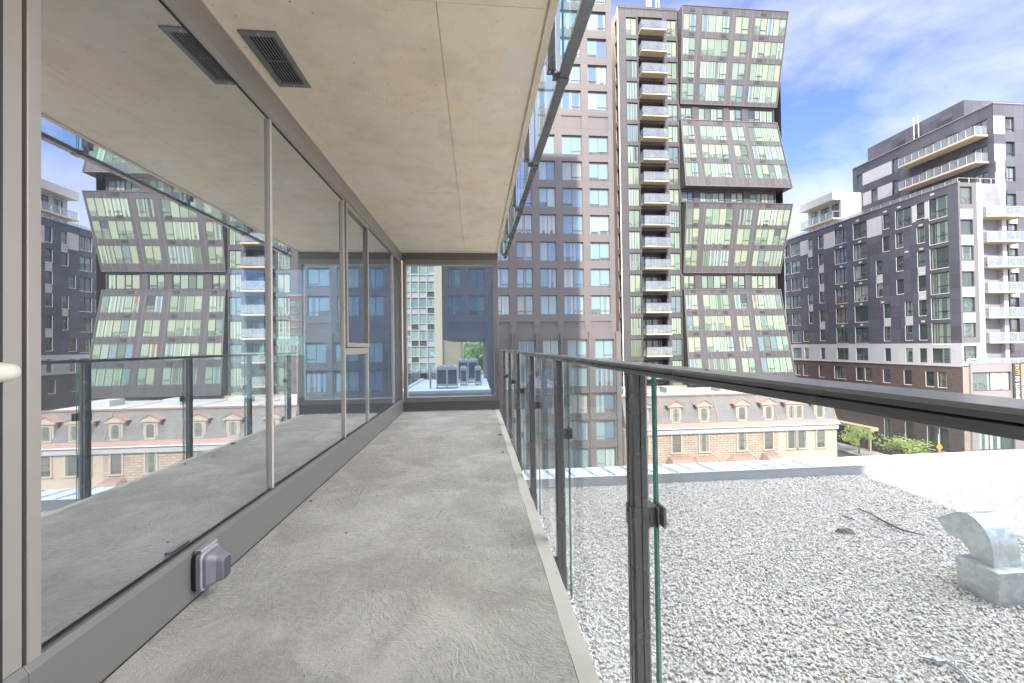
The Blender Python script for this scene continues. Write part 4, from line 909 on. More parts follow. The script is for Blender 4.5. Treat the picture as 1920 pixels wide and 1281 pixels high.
wp = [(69.5, 17.42, 71.2, 20.05), (63.9, 17.4, 66.0, 20.05), (55.75, 17.28, 58.07, 20.1), (50.95, 17.7, 51.5, 20.0), (49.36, 17.7, 49.88, 20.0), (68.46, 16.7, 69.4, 17.95),
      (66.12, 13.35, 67.1, 14.65), (66.12, 10.05, 67.1, 11.3), (66.12, 3.35, 67.2, 4.6), (68.6, 6.75, 69.5, 7.85), (55.8, 9.95, 56.75, 11.1), (54.75, 3.3, 55.75, 4.5), (51.7, 3.3, 52.7, 4.5), (49.95, 10.1, 50.9, 11.2), (49.95, 6.7, 50.9, 7.9)]
for a, z0, b, z1 in wp:
    m = MB(); m.box(X0-0.012, X0-0.001, a, b, z0, z1); pn = m.build('white_panel', 'white_cladding', t)
m = MB(); q = random.Random(5)
for a, zz in [(48.9, 20.75)]+[(y, z) for y in (50.4, 59.3, 62.7) for z in (17.05, 13.75, 10.4, 7.05, 3.75)]+[(55.2, 20.5), (59.6, 20.55), (53.2, 20.5), (62.6, 20.6), (55.9, 7.0), (52.3, 13.8)]:
    m.box(X0-0.03, X0-0.013, a-0.24, a+0.24, zz-0.13, zz+0.13)
m.build('wall_vent', 'silver_metal', t)
m = MB(); m.box(X0-0.05, X0+0.3, Y0-0.02, 75.1, 21.2, 21.34); m.box(X0+0.301, 90, Y0+2.1, 75.1, 21.05, 21.199); m.build('parapet_cap', 'cap_metal', t)
# corner face towards the street (facing the camera)
P2 = plane_y(Y0); cw = [(61.62, zt-1.85, 63.35, zt-0.2) for zt in (20.9, 17.62, 13.3, 9.98, 6.66, 3.34)]
cw = [(61.63, 18.45, 63.35, 20.7)] + [(61.63, z-1.86, 63.36, z) for z in (16.45, 13.15, 9.83, 6.55, 3.32)]
m = MB(); wall(m, P2, X0, 64.0, 0.72, 21.2, cw, 0.25); m.build('corner_wall', 'corner_cladding', t)
for z in (17.2, 13.85, 10.52, 7.22, 3.95): m = MB(); m.box(61.63, 63.36, Y0-0.012, Y0-0.001, z-0.62, z+0.6); m.build('white_panel', 'white_cladding', t)
for h in cw: window(t, P2, h, 0.2, splits=(0.14,), pane='dark_pane', fw=0.07)
m = MB(); wall(m, P2, X0, 64.0, -2.18, 0.719, [(61.6, -1.6, 63.5, 0.35)], 0.25); m.build('corner_band', 'white_cladding', t)
window(t, P2, (61.6, -1.6, 63.5, 0.35), 0.2, splits=(0.2,), pane='dark_pane', fw=0.07)
m = MB(); m.box(64.0, 64.75, Y0, Y0+2.0, -2.18, 21.2); m.build('white_pier', 'white_cladding', t)
P3 = plane_y(48.0); dr = [(66.2, z-0.25, 67.1, z+1.95) for z in (17.65, 14.25, 10.95, 7.63, 4.32, 1.0, -1.6)]
m = MB(); wall(m, P3, 64.75, 70.4, -2.18, 22.0, dr, 0.15); wall(m, P3, 69.6, 70.4, 22.0, 25.3, [], 0.1);  m.build('recess_wall', 'shaded_cladding', t)  # white wall greyed for the recess shade
m = MB(); wall(m, P3, 69.6, 71.3, 25.3, 31.2, [], 0.1); m.build('white_corner', 'white_cladding', t)
m = MB(); m.box(69.75, 70.4, 47.5, 47.995, -2.18, 25.3); m.build('white_pilaster', 'white_cladding', t)
for h in dr: window(t, P3, h, 0.1, splits=(), pane='door_pane', fw=0.08, name='balcony_door')
rw = [(71.4, z-2.0, 72.75, z) for z in (31.1, 27.75, 24.4, 20.7, 17.3, 13.9, 10.4, 7.2, 3.9)]
m = MB(); wall(m, P3, 71.3, 90, -2.18, 32.85, rw, 0.3); wall(m, P3, 69.6, 71.3, 31.2, 32.85, [], 0.1); m.build('street_wall', 'slate_cladding', t)
for h in rw: window(t, P3, h, 0.24, splits=(), hopper=(0,), pane='dark_pane', fw=0.07)
for z0, z1 in ((28.0, 29.6), (24.2, 26.1)): m = MB(); m.box(69.59, 71.32, 47.985, 47.999, z0-0.6, z0+0.75); m.build('dark_panel', 'slate_cladding', t)
for z in (7.1, 10.4, 13.7, 17.0): m = MB(); m.box(71.45, 72.8, 47.985, 47.999, z-0.35, z+0.9) ; m.build('white_panel', 'white_cladding', t)
for k, z in enumerate((17.3, 14.0, 10.7, 7.4, 4.1, 0.85)):
    m = MB(); m.prism([(66.2, 47.99, z-0.22), (66.2, 46.6, z-0.22), (68.4, 46.35, z-0.22), (71.6, 46.35, z-0.22), (71.6, 47.99, z-0.22)], (0, 0, 0.22)); b = m.build('balcony', 'white_slab', t)
    g = MB()
    for (xa, ya), (xb, yb) in (((66.25, 47.9), (66.25, 46.65)), ((66.25, 46.65), (68.4, 46.4)), ((68.4, 46.4), (71.55, 46.4)), ((71.55, 46.4), (71.55, 47.9))): g.hexa([(xa, ya, z+0.05), (xb, yb, z+0.05), (xb+0.012, yb+0.012, z+0.05), (xa+0.012, ya+0.012, z+0.05), (xa, ya, z+1.1), (xb, yb, z+1.1), (xb+0.012, yb+0.012, z+1.1), (xa+0.012, ya+0.012, z+1.1)])
    g.build('glass', 'balcony_glass', b)
    g = MB(); g.tube([(66.25, 47.9, z+1.12), (66.25, 46.65, z+1.12), (68.4, 46.4, z+1.12), (71.55, 46.4, z+1.12), (71.55, 47.9, z+1.12)], 0.03, 6)
    for x, y in ((66.25, 46.65), (68.4, 46.4), (70.0, 46.4), (71.55, 46.4)): g.tube([(x, y, z), (x, y, z+1.1)], 0.025, 6)
    g.build('rail', 'silver_metal', b)
# setback floors
PX = plane_x(69.6); uw = [(66.5, 28.95, 67.5, 31.3), (60.35, 29.0, 61.2, 31.3), (66.6, 25.4, 67.55, 27.75), (63.9, 25.4, 64.85, 27.65), (60.4, 25.5, 61.25, 27.75), (48.7, 28.85, 50.4, 31.15), (51.9, 28.85, 53.6, 31.15), (54.8, 28.85, 56.6, 31.15), (48.7, 25.3, 50.3, 27.6), (51.9, 25.3, 53.6, 27.6), (54.8, 25.3, 56.6, 27.6), (48.7, 21.4, 50.3, 24.0), (51.9, 21.4, 53.6, 24.0)]
m = MB(); wall(m, PX, 48.0, 68.35, 21.2, 32.85, uw, 0.2); m.poly([(69.6, 68.35, 21.2), (90, 68.35, 21.2), (90, 68.35, 32.85), (69.6, 68.35, 32.85)]); m.poly([(69.6, 48, 32.85), (90, 48, 32.85), (90, 68.35, 32.85), (69.6, 68.35, 32.85)]); m.build('setback_wall', 'slate_cladding', t)
m = MB(); m.box(69.5, 90, 47.95, 68.4, 32.851, 33.0); m.build('roof_cap', 'cap_metal', t)
for h in uw: window(t, PX, h, 0.15, splits=((0.4,) if h[2]-h[0] > 1.3 else ()), pane='door_pane' if h[2]-h[0] > 1.3 else 'dark_pane', fw=0.08)
for a, z0, b, z1 in ((61.35, 29.1, 66.45, 31.25), (61.35, 25.5, 63.8, 27.65), (64.95, 25.4, 66.5, 27.7)):
    m = MB(); m.box(69.588, 69.599, a, b, z0, z1); m.build('white_panel', 'white_cladding', t)
for z in (28.75, 25.1):
    m = MB(); m.box(67.6, 69.599, 48.6, 58.6, z-0.05, z+0.2); b = m.build('long_balcony', 'white_slab', t)
    g = MB(); g.box(67.65, 67.665, 48.65, 58.55, z+0.25, z+1.3); g.box(67.67, 69.55, 48.65, 48.665, z+0.25, z+1.3); g.build('glass', 'balcony_glass', b)
    g = MB(); g.tube([(69.5, 48.63, z+1.32), (67.63, 48.63, z+1.32), (67.63, 58.58, z+1.32), (69.5, 58.58, z+1.32)], 0.02, 6)
    for k in range(11): g.tube([(67.63, 48.63+k*0.995, z+0.2), (67.63, 48.63+k*0.995, z+1.3)], 0.02, 6)
    g.tube([(68.6, 48.63, z+0.2), (68.6, 48.63, z+1.3)], 0.02, 6); g.build('rail', 'silver_metal', b)
m = MB(); g = MB()
for k in range(21): m.tube([(61.9, 46.4+k*1.42, 21.34), (61.9, 46.4+k*1.42, 21.95)], 0.02, 6)
m.tube([(69.0, 46.4, 21.95), (61.9, 46.4, 21.95), (61.9, 75, 21.95)], 0.02, 6)
for k in range(1, 5): m.tube([(61.9+k*1.6, 46.4, 21.34), (61.9+k*1.6, 46.4, 21.95)], 0.035, 6)
tr = m.build('terrace_rail', 'silver_metal', t); g.box(61.92, 61.935, 46.45, 75, 21.4, 21.9); g.build('glass', 'balcony_glass', tr)
m = MB(); m.box(73, 90, 53.7, 68.6, 32.9, 36.95); m.build('roof_house', 'slate_cladding', t)
m = MB()
for a, b, z0, z1 in ((55.2, 57.3, 34.45, 35.3), (62.1, 63.2, 34.3, 35.3), (59.5, 60.4, 34.5, 35.2)): m.box(72.96, 72.999, a, b, z0, z1)
m.build('louvre', 'window_frame_dark', t)
for y in (60.3, 59.6): m = MB(); m.tube([(72.6, y, 33), (72.6, y, 38.0)], 0.07, 6); m.build('flue', 'silver_metal', t)
# the white penthouse at the far end
m = MB(); m.box(64.0, 76, 66.8, 74.2, 26.6, 28.0); m.build('penthouse_roof', 'white_cladding', t)
m = MB(); pw = [(67.2, 23.6, 68.6, 26.2), (69.3, 23.6, 71.0, 26.2), (71.8, 23.6, 73.2, 26.2)]; wall(m, plane_x(65.6), 66.8, 74.0, 21.2, 26.599, pw, 0.15); m.poly([(65.6, 66.8, 21.2), (76, 66.8, 21.2), (76, 66.8, 26.599), (65.6, 66.8, 26.599)]); m.poly([(65.6, 74, 21.2), (76, 74, 21.2), (76, 74, 26.599), (65.6, 74, 26.599)]); m.build('penthouse_wall', 'white_cladding', t)
for h in pw: window(t, plane_x(65.6), h, 0.1, splits=(0.5,), pane='dark_pane', fw=0.08)
m = MB(); m.box(64.0, 65.599, 66.8, 74.2, 23.1, 23.4); b = m.build('long_balcony', 'white_slab', t)
g = MB(); g.box(64.05, 64.065, 66.85, 74.1, 23.45, 24.5); g.build('glass', 'balcony_glass', b)
g = MB(); g.tube([(65.5, 66.85, 24.55), (64.03, 66.85, 24.55), (64.03, 74.15, 24.55)], 0.035, 6)
for k in range(6): g.tube([(64.03, 66.85+k*1.46, 23.4), (64.03, 66.85+k*1.46, 24.5)], 0.03, 6)
g.tube([(64.1, 66.9, 28.0), (64.1, 66.9, 28.5), (64.1, 74.1, 28.5), (64.1, 74.1, 28.0)], 0.03, 6); g.build('rail', 'silver_metal', b)
# podium at the corner
PP = plane_y(45.8)
m = MB(); wall(m, PP, 62.2, 69.4, GZ, -1.9, [(62.4, -5.4, 68.0, -3.0), (63.2, -12.9, 68.3, -9.6)], 0.3); m.poly([(62.2, 45.8, GZ), (62.2, 46, GZ), (62.2, 46, -1.9), (62.2, 45.8, -1.9)]); m.poly([(62.2, 45.8, -1.9), (69.4, 45.8, -1.9), (69.4, 47.9, -1.9), (62.2, 47.9, -1.9)]); m.build('podium', 'grey_cladding', t)
m = MB(); wall(m, P2, X0, 62.2, GZ, -2.301, [], 0.1); m.box(69.4, 90, 45.9, 47.9, GZ, -2.2); m.build('podium_brick', 'pale_brick', t)
window(t, PP, (62.4, -5.4, 68.0, -3.0), 0.25, splits=(0.5,), pane='dark_pane', fw=0.08); window(t, PP, (63.2, -12.9, 68.3, -9.6), 0.25, splits=(0.33, 0.66), pane='dark_pane', fw=0.08)
m = MB(); m.tube([(61.7, 45.75, -1.35), (75, 45.75, -1.35)], 0.05, 6)
for k in range(8): m.tube([(61.7+k*1.8, 45.75, -1.89), (61.7+k*1.8, 45.75, -1.35)], 0.035, 6)
tr = m.build('terrace_rail', 'white_trim', t); g = MB(); g.box(61.7, 75, 45.77, 45.785, -1.85, -1.4); g.build('glass', 'balcony_glass', tr)
m = MB(); m.box(60.0, 61.349, 57.0, 64.8, -12.7, -12.2); m.build('canopy', 'slab_concrete', t)
for y in (57.4, 64.4): m = MB(); m.box(60.1, 60.4, y-0.15, y+0.15, GZ+0.14, -12.701); m.build('canopy_post', 'tan_wall', t)
body_ = MB(); body_.box(64.1, 89, 48.3, 75, GZ, 21.0); body_.build('core', 'slate_cladding', t)
def text_mesh(parts, parent, size, mats_, xform, vertical=True):
    """lettering as thin mesh, one object per run of one colour"""
    x = 0.0
    for txt, mat in parts:
        cu = bpy.data.curves.new('letters', 'FONT'); cu.body = txt; cu.size = size; cu.extrude = 0.012; cu.space_character = 1.12
        to = bpy.data.objects.new('letters', cu); COL.objects.link(to)
        dg = bpy.context.evaluated_depsgraph_get(); me = bpy.data.meshes.new_from_object(to.evaluated_get(dg))
        wdt = max(v.co.x for v in me.vertices) if len(me.vertices) else 0
        bpy.data.objects.remove(to); root = ROOTLOC[parent]
        me.transform(Matrix.Translation((x, 0, 0))); me.transform(Matrix.Diagonal((0.68, 1, 1, 1))); me.transform(xform); me.transform(Matrix.Translation(-root))
        me.materials.clear(); me.materials.append(MATS[mat])
        o = link(bpy.data.objects.new('lettering', me)); o.parent = parent; x += wdt+size*0.32
    return x
sg = thing('banner_sign', 'tall black banner with white and gold lettering at the corner of the slate block podium', 'sign', (68.7, 45.7, -6))
m = MB(); m.box(68.08, 69.22, 45.68, 45.76, -10.6, -1.95); m.build('board', 'sign_black', sg)
# reads upwards: rotate 90 degrees in the plane facing -y
rot = Matrix(((0, -1, 0, 0), (0, 0, -1, 0), (1, 0, 0, 0), (0, 0, 0, 1)))     # x->z, y->-x, z->-y
def sign_text(parts, parent, size, xbase, yface, ztop, tail):
    # measure first so that the last word ends just below the top of the board
    tot = 0
    for txt, _ in parts:
        cu = bpy.data.curves.new('letters', 'FONT'); cu.body = txt; cu.size = size; cu.space_character = 1.12
        to = bpy.data.objects.new('letters', cu); COL.objects.link(to); dg = bpy.context.evaluated_depsgraph_get(); me = bpy.data.meshes.new_from_object(to.evaluated_get(dg))
        tot += max(v.co.x for v in me.vertices)+size*0.32; bpy.data.objects.remove(to); bpy.data.meshes.remove(me)
    tot -= size*0.32
    text_mesh(parts, parent, size, None, Matrix.Translation((xbase, yface, ztop-tail-tot*0.68)) @ rot)
sign_text([('APPARTEMENTS DE', 'sign_white'), ('LUXE', 'sign_gold')], sg, 0.76, 68.92, 45.667, -1.95, 0.15)
# ================================================================ terrace of stone houses with mansard roofs
HY = 44.0
def arch(xc, w, z0, z1, rise, n=8):
    pts = [(xc-w/2, z0), (xc+w/2, z0), (xc+w/2, z1-rise)]
    for k in range(1, n): a = math.pi*k/n; pts.append((xc+w/2*math.cos(a), z1-rise+rise*math.sin(a)))
    pts.append((xc-w/2, z1-rise)); return pts
def arched_window(par, xc, w, z0, z1, y, rise=0.25, trim=0.17, mat='cream_trim', sill=True, proud=0.1):
    f = MB(); a = arch(xc, w, z0, z1, rise); b = arch(xc, w+2*trim, z0-0.02, z1+trim, rise+0.06)
    b[0] = (b[0][0], z0); b[1] = (b[1][0], z0); n = len(a); i = len(f.v)
    f.v += [(x, y-proud, z) for x, z in a]+[(x, y-proud, z) for x, z in b]+[(x, y+0.02, z) for x, z in a]+[(x, y+0.02, z) for x, z in b]
    for k in range(1, n):
        k2 = (k+1) % n; f.f.append((i+k, i+k2, i+n+k2, i+n+k)); f.m.append(0); f.f.append((i+n+k, i+n+k2, i+3*n+k2, i+3*n+k)); f.m.append(0); f.f.append((i+k, i+2*n+k, i+2*n+k2, i+k2)); f.m.append(0)
    if sill: f.box(xc-w/2-trim*1.3, xc+w/2+trim*1.3, y-proud-0.06, y+0.02, z0-0.14, z0-0.001)
    o = f.build('window', mat, par)
    g = MB(); uvs = [((x-xc)/w+0.5, (z-z0)/(z1-z0)) for x, z in a]; g.poly([(x, y-0.015, z) for x, z in a], 0, uvs, (random.random(), random.random(), random.random())); p = g.build('pane', 'house_pane', o)
    s = MB(); s.box(xc-w/2, xc+w/2, y-0.05, y-0.016, (z0+z1)/2-0.03, (z0+z1)/2+0.03); s.build('sash_bar', 'window_frame_bronze', o)
    return o
def dormer(par, xc, w, z0, z1, y0, slope, double=False):
    """stone dormer: cheeks, pediment and copper hood running back into the mansard"""
    pz = z1+0.28; hw = w/2; back = y0+1.35
    m = MB(); m.box(xc-hw, xc+hw, y0-0.02, back, z0, z1+0.08); d = m.build('dormer', 'cream_trim', par)
    m = MB(); r = [(xc-hw-0.28, y0-0.16, z1+0.10), (xc+hw+0.28, y0-0.16, z1+0.10), (xc+hw+0.28, y0-0.16, z1+0.22), (xc, y0-0.16, z1+0.75), (xc-hw-0.28, y0-0.16, z1+0.22)]
    m.prism(r, (0, 0.25, 0)); m.build('pediment', 'cream_trim', d)
    m = MB(); m.prism([(xc-hw-0.36, y0-0.22, z1+0.235), (xc, y0-0.22, z1+0.80), (xc+hw+0.36, y0-0.22, z1+0.235), (xc+hw+0.36, y0-0.22, z1+0.31), (xc, y0-0.22, z1+0.89), (xc-hw-0.36, y0-0.22, z1+0.31)], (0, back-y0+0.1, 0)); m.build('hood', 'copper_roof', d)
    ws = [xc] if not double else [xc-w*0.23, xc+w*0.23]
    for x in ws: arched_window(par, x, 0.78 if not double else 0.72, z0+0.12, z1-0.12, y0-0.04, 0.22, 0.10, proud=0.05)
def row_house(x0, x1, label, brick, dorm, win, doubles=(), porches=(), bays=()):
    t = thing('row_house', label, 'house', ((x0+x1)/2, HY, GZ), 'terrace of mansard-roofed stone houses')
    e, rt = -8.3, -4.95; P = plane_y(HY)
    m = MB(); m.box(x0, x1, HY, HY+10, GZ, e-0.75); m.build('wall', brick, t)
    m = MB(); m.box(x0, x1, HY-0.28, HY+10, e-0.749, e-0.121); m.build('cornice', 'roof_grey', t)
    m = MB(); m.box(x0-0.02, x1+0.02, HY-0.5, HY+10, e-0.12, e-0.02); m.build('eave', 'white_trim', t)
    m = MB(); m.hexa([(x0, HY-0.5, e-0.019), (x1, HY-0.5, e-0.019), (x1, HY+10, e-0.019), (x0, HY+10, e-0.019), (x0, HY-0.1, e+0.42), (x1, HY-0.1, e+0.42), (x1, HY+10, e+0.42), (x0, HY+10, e+0.42)]); m.build('gutter', 'copper_roof', t)
    m = MB(); m.hexa([(x0, HY-0.05, e+0.421), (x1, HY-0.05, e+0.421), (x1, HY+9.9, e+0.421), (x0, HY+9.9, e+0.421), (x0, HY+1.05, rt), (x1, HY+1.05, rt), (x1, HY+9.5, rt), (x0, HY+9.5, rt)]); r = m.build('mansard_roof', 'slate_roof', t)
    m = MB(); m.box(x0, x1, HY+0.95, HY+1.2, rt-0.02, rt+0.16); m.hexa([(x1-0.16, HY-0.11, e+0.422), (x1+0.0, HY-0.11, e+0.422), (x1+0.0, HY+0.1, e+0.422), (x1-0.16, HY+0.1, e+0.422), (x1-0.16, HY+0.99, rt), (x1+0.0, HY+0.99, rt), (x1, HY+1.2, rt), (x1-0.16, HY+1.2, rt)]); m.build('roof_flashing', 'copper_roof', t)
    m = MB(); m.box(x0+0.2, x1-0.2, HY+1.5, HY+9.4, rt+0.001, rt+0.02); m.box((x0+x1)/2-0.9, (x0+x1)/2+0.9, HY+4, HY+6, rt+0.021, rt+0.7); m.build('flat_roof', 'roof_grey', t)
    for xc in dorm: dormer(t, xc, 1.35, e+0.5, -6.15, HY+0.12, 0)
    for xc in doubles: dormer(t, xc, 2.1, e+0.5, -6.15, HY+0.12, 0, True)
    for xc in win: arched_window(t, xc, 1.0, -11.15, -8.98, HY, 0.12 if 'stone' in brick else 0.4, 0.16, mat='cream_trim' if 'stone' in brick else 'pale_render')
    for xc in win[:4]: arched_window(t, xc, 1.0, -15.0, -12.75, HY, 0.4, 0.16, mat='cream_trim')
    for xa, xb in porches:
        m = MB(); m.hexa([(xa, HY-1.7, -12.3), (xb, HY-1.7, -12.3), (xb, HY-0.001, -12.3), (xa, HY-0.001, -12.3), (xa+0.35, HY-1.0, -11.75), (xb-0.35, HY-1.0, -11.75), (xb-0.35, HY-0.001, -11.55), (xa+0.35, HY-0.001, -11.55)]); p = m.build('porch_roof', 'porch_roof', t)
        m = MB(); m.box(xa+0.1, xb-0.1, HY-1.6, HY-0.002, -12.75, -12.301); m.build('porch_beam', 'cream_trim', p)
        for x in (xa+0.25, xb-0.25): m = MB(); m.tube([(x, HY-1.45, GZ+0.13), (x, HY-1.45, -12.76)], 0.13, 10); m.build('porch_post', 'cream_trim', p)
    for xa, xb in bays:
        ring = [(xa, HY-0.001), (xa+0.7, HY-0.95), (xb-0.7, HY-0.95), (xb, HY-0.001)]
        m = MB(); m.prism([(x, y, GZ) for x, y in ring], (0, 0, -12.6-GZ)); b = m.build('bay', brick, t)
        m = MB(); m.prism([(xa-0.2, HY-0.002, -12.599), (xa+0.6, HY-1.15, -12.599), (xb-0.6, HY-1.15, -12.599), (xb+0.2, HY-0.002, -12.599)], (0, 0, 0.3)); i = len(m.v)
        m.v += [(xa-0.2, HY-0.002, -12.298), (xa+0.6, HY-1.15, -12.298), (xb-0.6, HY-1.15, -12.298), (xb+0.2, HY-0.002, -12.298), (xa+0.5, HY-0.002, -11.65), (xb-0.5, HY-0.002, -11.65)]
        for f in ((i, i+1, i+4), (i+1, i+2, i+5, i+4), (i+2, i+3, i+5)): m.f.append(f); m.m.append(0)
        m.build('bay_roof', 'porch_roof', b)
        for x in ((xa+xb)/2-0.55, (xa+xb)/2+0.55): arched_window(t, x, 0.7, -15.0, -13.0, HY-0.95, 0.3, 0.12)
    return t
row_house(16.5, 20.95, 'tan brick mansard house squeezed beside the brown block, leftmost of the terrace', 'stone_brick', [18.6], [18.6], porches=[(17.0, 20.3)])
row_house(20.95, 27.55, 'tan brick mansard house with porch left, bay right, second from the brown block', 'stone_brick', [22.43, 25.77], [22.4, 25.66], porches=[(21.1, 24.2)], bays=[(24.0, 27.4)])
row_house(27.55, 34.7, 'tan brick mansard house with bay left, porch right, beside the pale end house', 'stone_brick', [30.35, 33.6], [30.2, 33.43], porches=[(32.3, 35.4-0.75)], bays=[(28.4, 31.8)])
row_house(34.7, 42.0, 'pale rendered mansard house with paired arched windows at the right end of the terrace', 'pale_render', [39.97], [36.3, 37.55, 39.93], doubles=[36.9])

# ================================================================ what is seen through the end window
def hvac(x0, x1, y0, y1, z0, z1, label, fans=2):
    t = thing('air_conditioner', label, 'air conditioner', ((x0+x1)/2, y0, z0), 'rooftop air conditioners')
    m = MB(); m.box(x0, x1, y0, y1, z0+0.22, z1); m.build('case', 'ac_case', t, bevel=0.02)
    n = fans; w = (x1-x0)/n
    for k in range(n):
        m = MB(); m.box(x0+w*k+0.08, x0+w*(k+1)-0.08, y0-0.02, y0-0.002, z0+0.42, z1-0.25)
        m.build('grille', 'ac_grille', t)
        f = MB(); f.tube([(x0+w*(k+0.5), (y0+y1)/2, z1), (x0+w*(k+0.5), (y0+y1)/2, z1+0.14)], w*0.38, 18); f.build('fan', 'ac_case', t)
    m = MB()
    for x in (x0+0.05, x1-0.05, (x0+x1)/2):
        m.box(x-0.05, x+0.05, y0+0.05, y0+0.15, z0, z0+0.219)
    m.box(x0, x1, y0+0.04, y0+0.16, z0+0.05, z0+0.13); m.build('stand', 'ac_case', t)
t = thing('low_building', 'low flat-roofed building below the end window, carrying the air conditioners', 'building', (-2, 38, GZ))
m = MB(); m.box(-5.9, 1.1, 31.4, 44.5, GZ, -2.42); m.build('wall', 'tan_wall', t)
m = MB(); m.box(-5.9, 1.1, 31.35, 31.6, -2.419, -2.2); m.box(-5.9, -5.7, 31.601, 44.5, -2.419, -2.2); m.build('parapet', 'roof_grey', t)
m = MB(); m.box(-5.699, 1.1, 31.601, 44.5, -2.419, -2.38); m.build('roof', 'roof_grey', t)
hvac(-3.35, -1.58, 34.4, 35.3, -2.38, -0.55, 'pale two-bay air conditioner at the front of the low roof')
hvac(-1.45, -0.85, 36.6, 37.6, -2.38, -0.75, 'narrow pale air conditioner between the two wider ones', 1)
hvac(-1.75, 0.15, 39.5, 41.0, -2.38, -0.15, 'large dark air conditioner at the back of the low roof')
hvac(-0.15, 0.45, 36.6, 37.4, -2.38, -0.75, 'narrow air conditioner at the right, beside the base of the brown block', 1)
m = MB(); m.tube([(-3.9, 34.8, -2.38), (-3.9, 34.8, -0.3)], 0.09, 10); tag(m.build('roof_pipe', 'ac_case', loc=(-3.9, 34.8, -2.38)), 'thin vertical pipe on the low roof left of the air conditioners', 'pipe')
t = thing('office_slab', 'pale gridded office slab with glass squares seen at left through the end window', 'building', (-18, 76, GZ))
P = plane_y(76); gx = [-7.5-1.46*k for k in range(13)]; gz = [16.4-3.02*k for k in range(10)]+[19.42, 22.44]
m = MB()
for x in gx: m.box(x-0.11, x+0.11, 75.75, 75.999, GZ, 25)
for z in gz:
    m.box(gx[-1]-0.11, gx[0]+0.11, 75.80, 76.02, z-0.09, z+0.09); m.box(gx[-1]-0.11, gx[0]+0.11, 75.80, 76.02, z-1.95, z-1.79)
m.box(-7.4, -6.2, 75.7, 90, GZ, 25); m.build('grid', 'slab_concrete', t)
m = MB(); m.box(-25.1, -7.41, 76.05, 90, GZ, 25); m.build('wall', 'tan_wall', t)
for i in range(5):
    for z in gz[:9]:
        a, b = gx[i+1]+0.11, gx[i]-0.11; g = MB(); pv = (random.random(), random.random(), random.random())
        g.poly([(a, 76.0, z-1.79), (b, 76.0, z-1.79), (b, 76.0, z-0.09), (a, 76.0, z-0.09)], 0, [(0, 0), (1, 0), (1, 1), (0, 1)], pv)
        w = g.build('window', 'grid_pane', t); s = MB(); s.box(a, b, 75.99, 76.0-0.002, z-2.93, z-1.95); s.build('spandrel', 'roof_grey' if random.random() < 0.6 else 'ac_grille', w)
t = thing('tan_building', 'plain tan brick wall beyond the low roof, under the overhang of the brown block', 'building', (-4.4, 78, GZ))
m = MB(); m.box(-6.19, -2.9, 77, 95, GZ, 30); m.build('wall', 'tan_brick', t)
m = MB(); m.box(-6.15, -5.9, 76.7, 76.999, GZ, 30); m.build('pilaster', 'tan_wall', t)
# ================================================================ far buildings seen through the room behind the glass wall
t = thing('red_brick_tower', 'distant red brick tower with teal windows', 'building', (-80, 200, GZ))
m = MB(); m.box(-88.7, -72, 200, 225, GZ, 26.4); m.build('wall', 'red_brick', t)
m = MB(); m.box(-88.9, -71.8, 199.7, 225.2, 26.4, 27.0)
zf = [24.0-3.45*k for k in range(10)]
for z in zf: m.box(-88.7, -72, 199.85, 199.999, z-2.3, z-2.0)
m.build('cornice', 'white_trim', t)
for x in (-87.4, -84.2, -80.6, -77.4, -74.2):
    for z in zf:
        g = MB(); g.poly([(x-0.0, 199.96, z-1.9), (x+2.3, 199.96, z-1.9), (x+2.3, 199.96, z), (x, 199.96, z)], 0, [(0, 0), (1, 0), (1, 1), (0, 1)], (random.random(), 0.1, random.random())); g.build('window', 'teal_pane', t)
t = thing('white_tower', 'distant white residential tower left of the red brick one', 'building', (-118, 262, GZ))
m = MB(); m.box(-124, -115.5, 262, 280, GZ, 25.0); m.box(-120, -117.5, 264, 275, 25.001, 27.5); m.build('wall', 'white_cladding', t)
for z in [23-3.1*k for k in range(10)]:
    m = MB()
    for x in (-123.2, -120.6, -118): m.box(x, x+1.3, 261.9, 261.999, z-1.5, z)
    m.build('window_band', 'dark_pane', t)
t = thing('green_roof_hall', 'old building with a green copper mansard roof and white dormers', 'building', (-58, 130, GZ))
m = MB(); m.box(-66, -53.6, 130, 150, GZ, -0.8); m.build('wall', 'pale_brick', t)
m = MB(); m.hexa([(-66.4, 129.4, -0.799), (-53.2, 129.4, -0.799), (-53.2, 150, -0.799), (-66.4, 150, -0.799), (-65, 132.5, 5.2), (-55.6, 132.5, 5.2), (-55.6, 150, 5.2), (-65, 150, 5.2)]); m.build('roof', 'green_copper', t)
for k in range(5):
    x = -63.8+k*2.2; m = MB(); m.box(x-0.5, x+0.5, 129.5, 132, 0.3, 2.4); m.prism([(x-0.7, 129.4, 2.4), (x+0.7, 129.4, 2.4), (x, 129.4, 3.2)], (0, 2.8, 0)); d = m.build('dormer', 'white_trim', t)
    g = MB(); g.poly([(x-0.3, 129.49, 0.6), (x+0.3, 129.49, 0.6), (x+0.3, 129.49, 2.1), (x-0.3, 129.49, 2.1)], 0, [(0, 0), (1, 0), (1, 1), (0, 1)], (0.6, 0.9, 0.3)); g.build('pane', 'dark_pane', d)
for x in (-64.5, -61.5, -58.5, -55.6):
    for z in (-3.0, -7.5, -12):
        m = MB(); m.box(x-0.7, x+0.7, 129.9, 129.999, z-2.2, z); m.build('window', 'dark_pane', t)
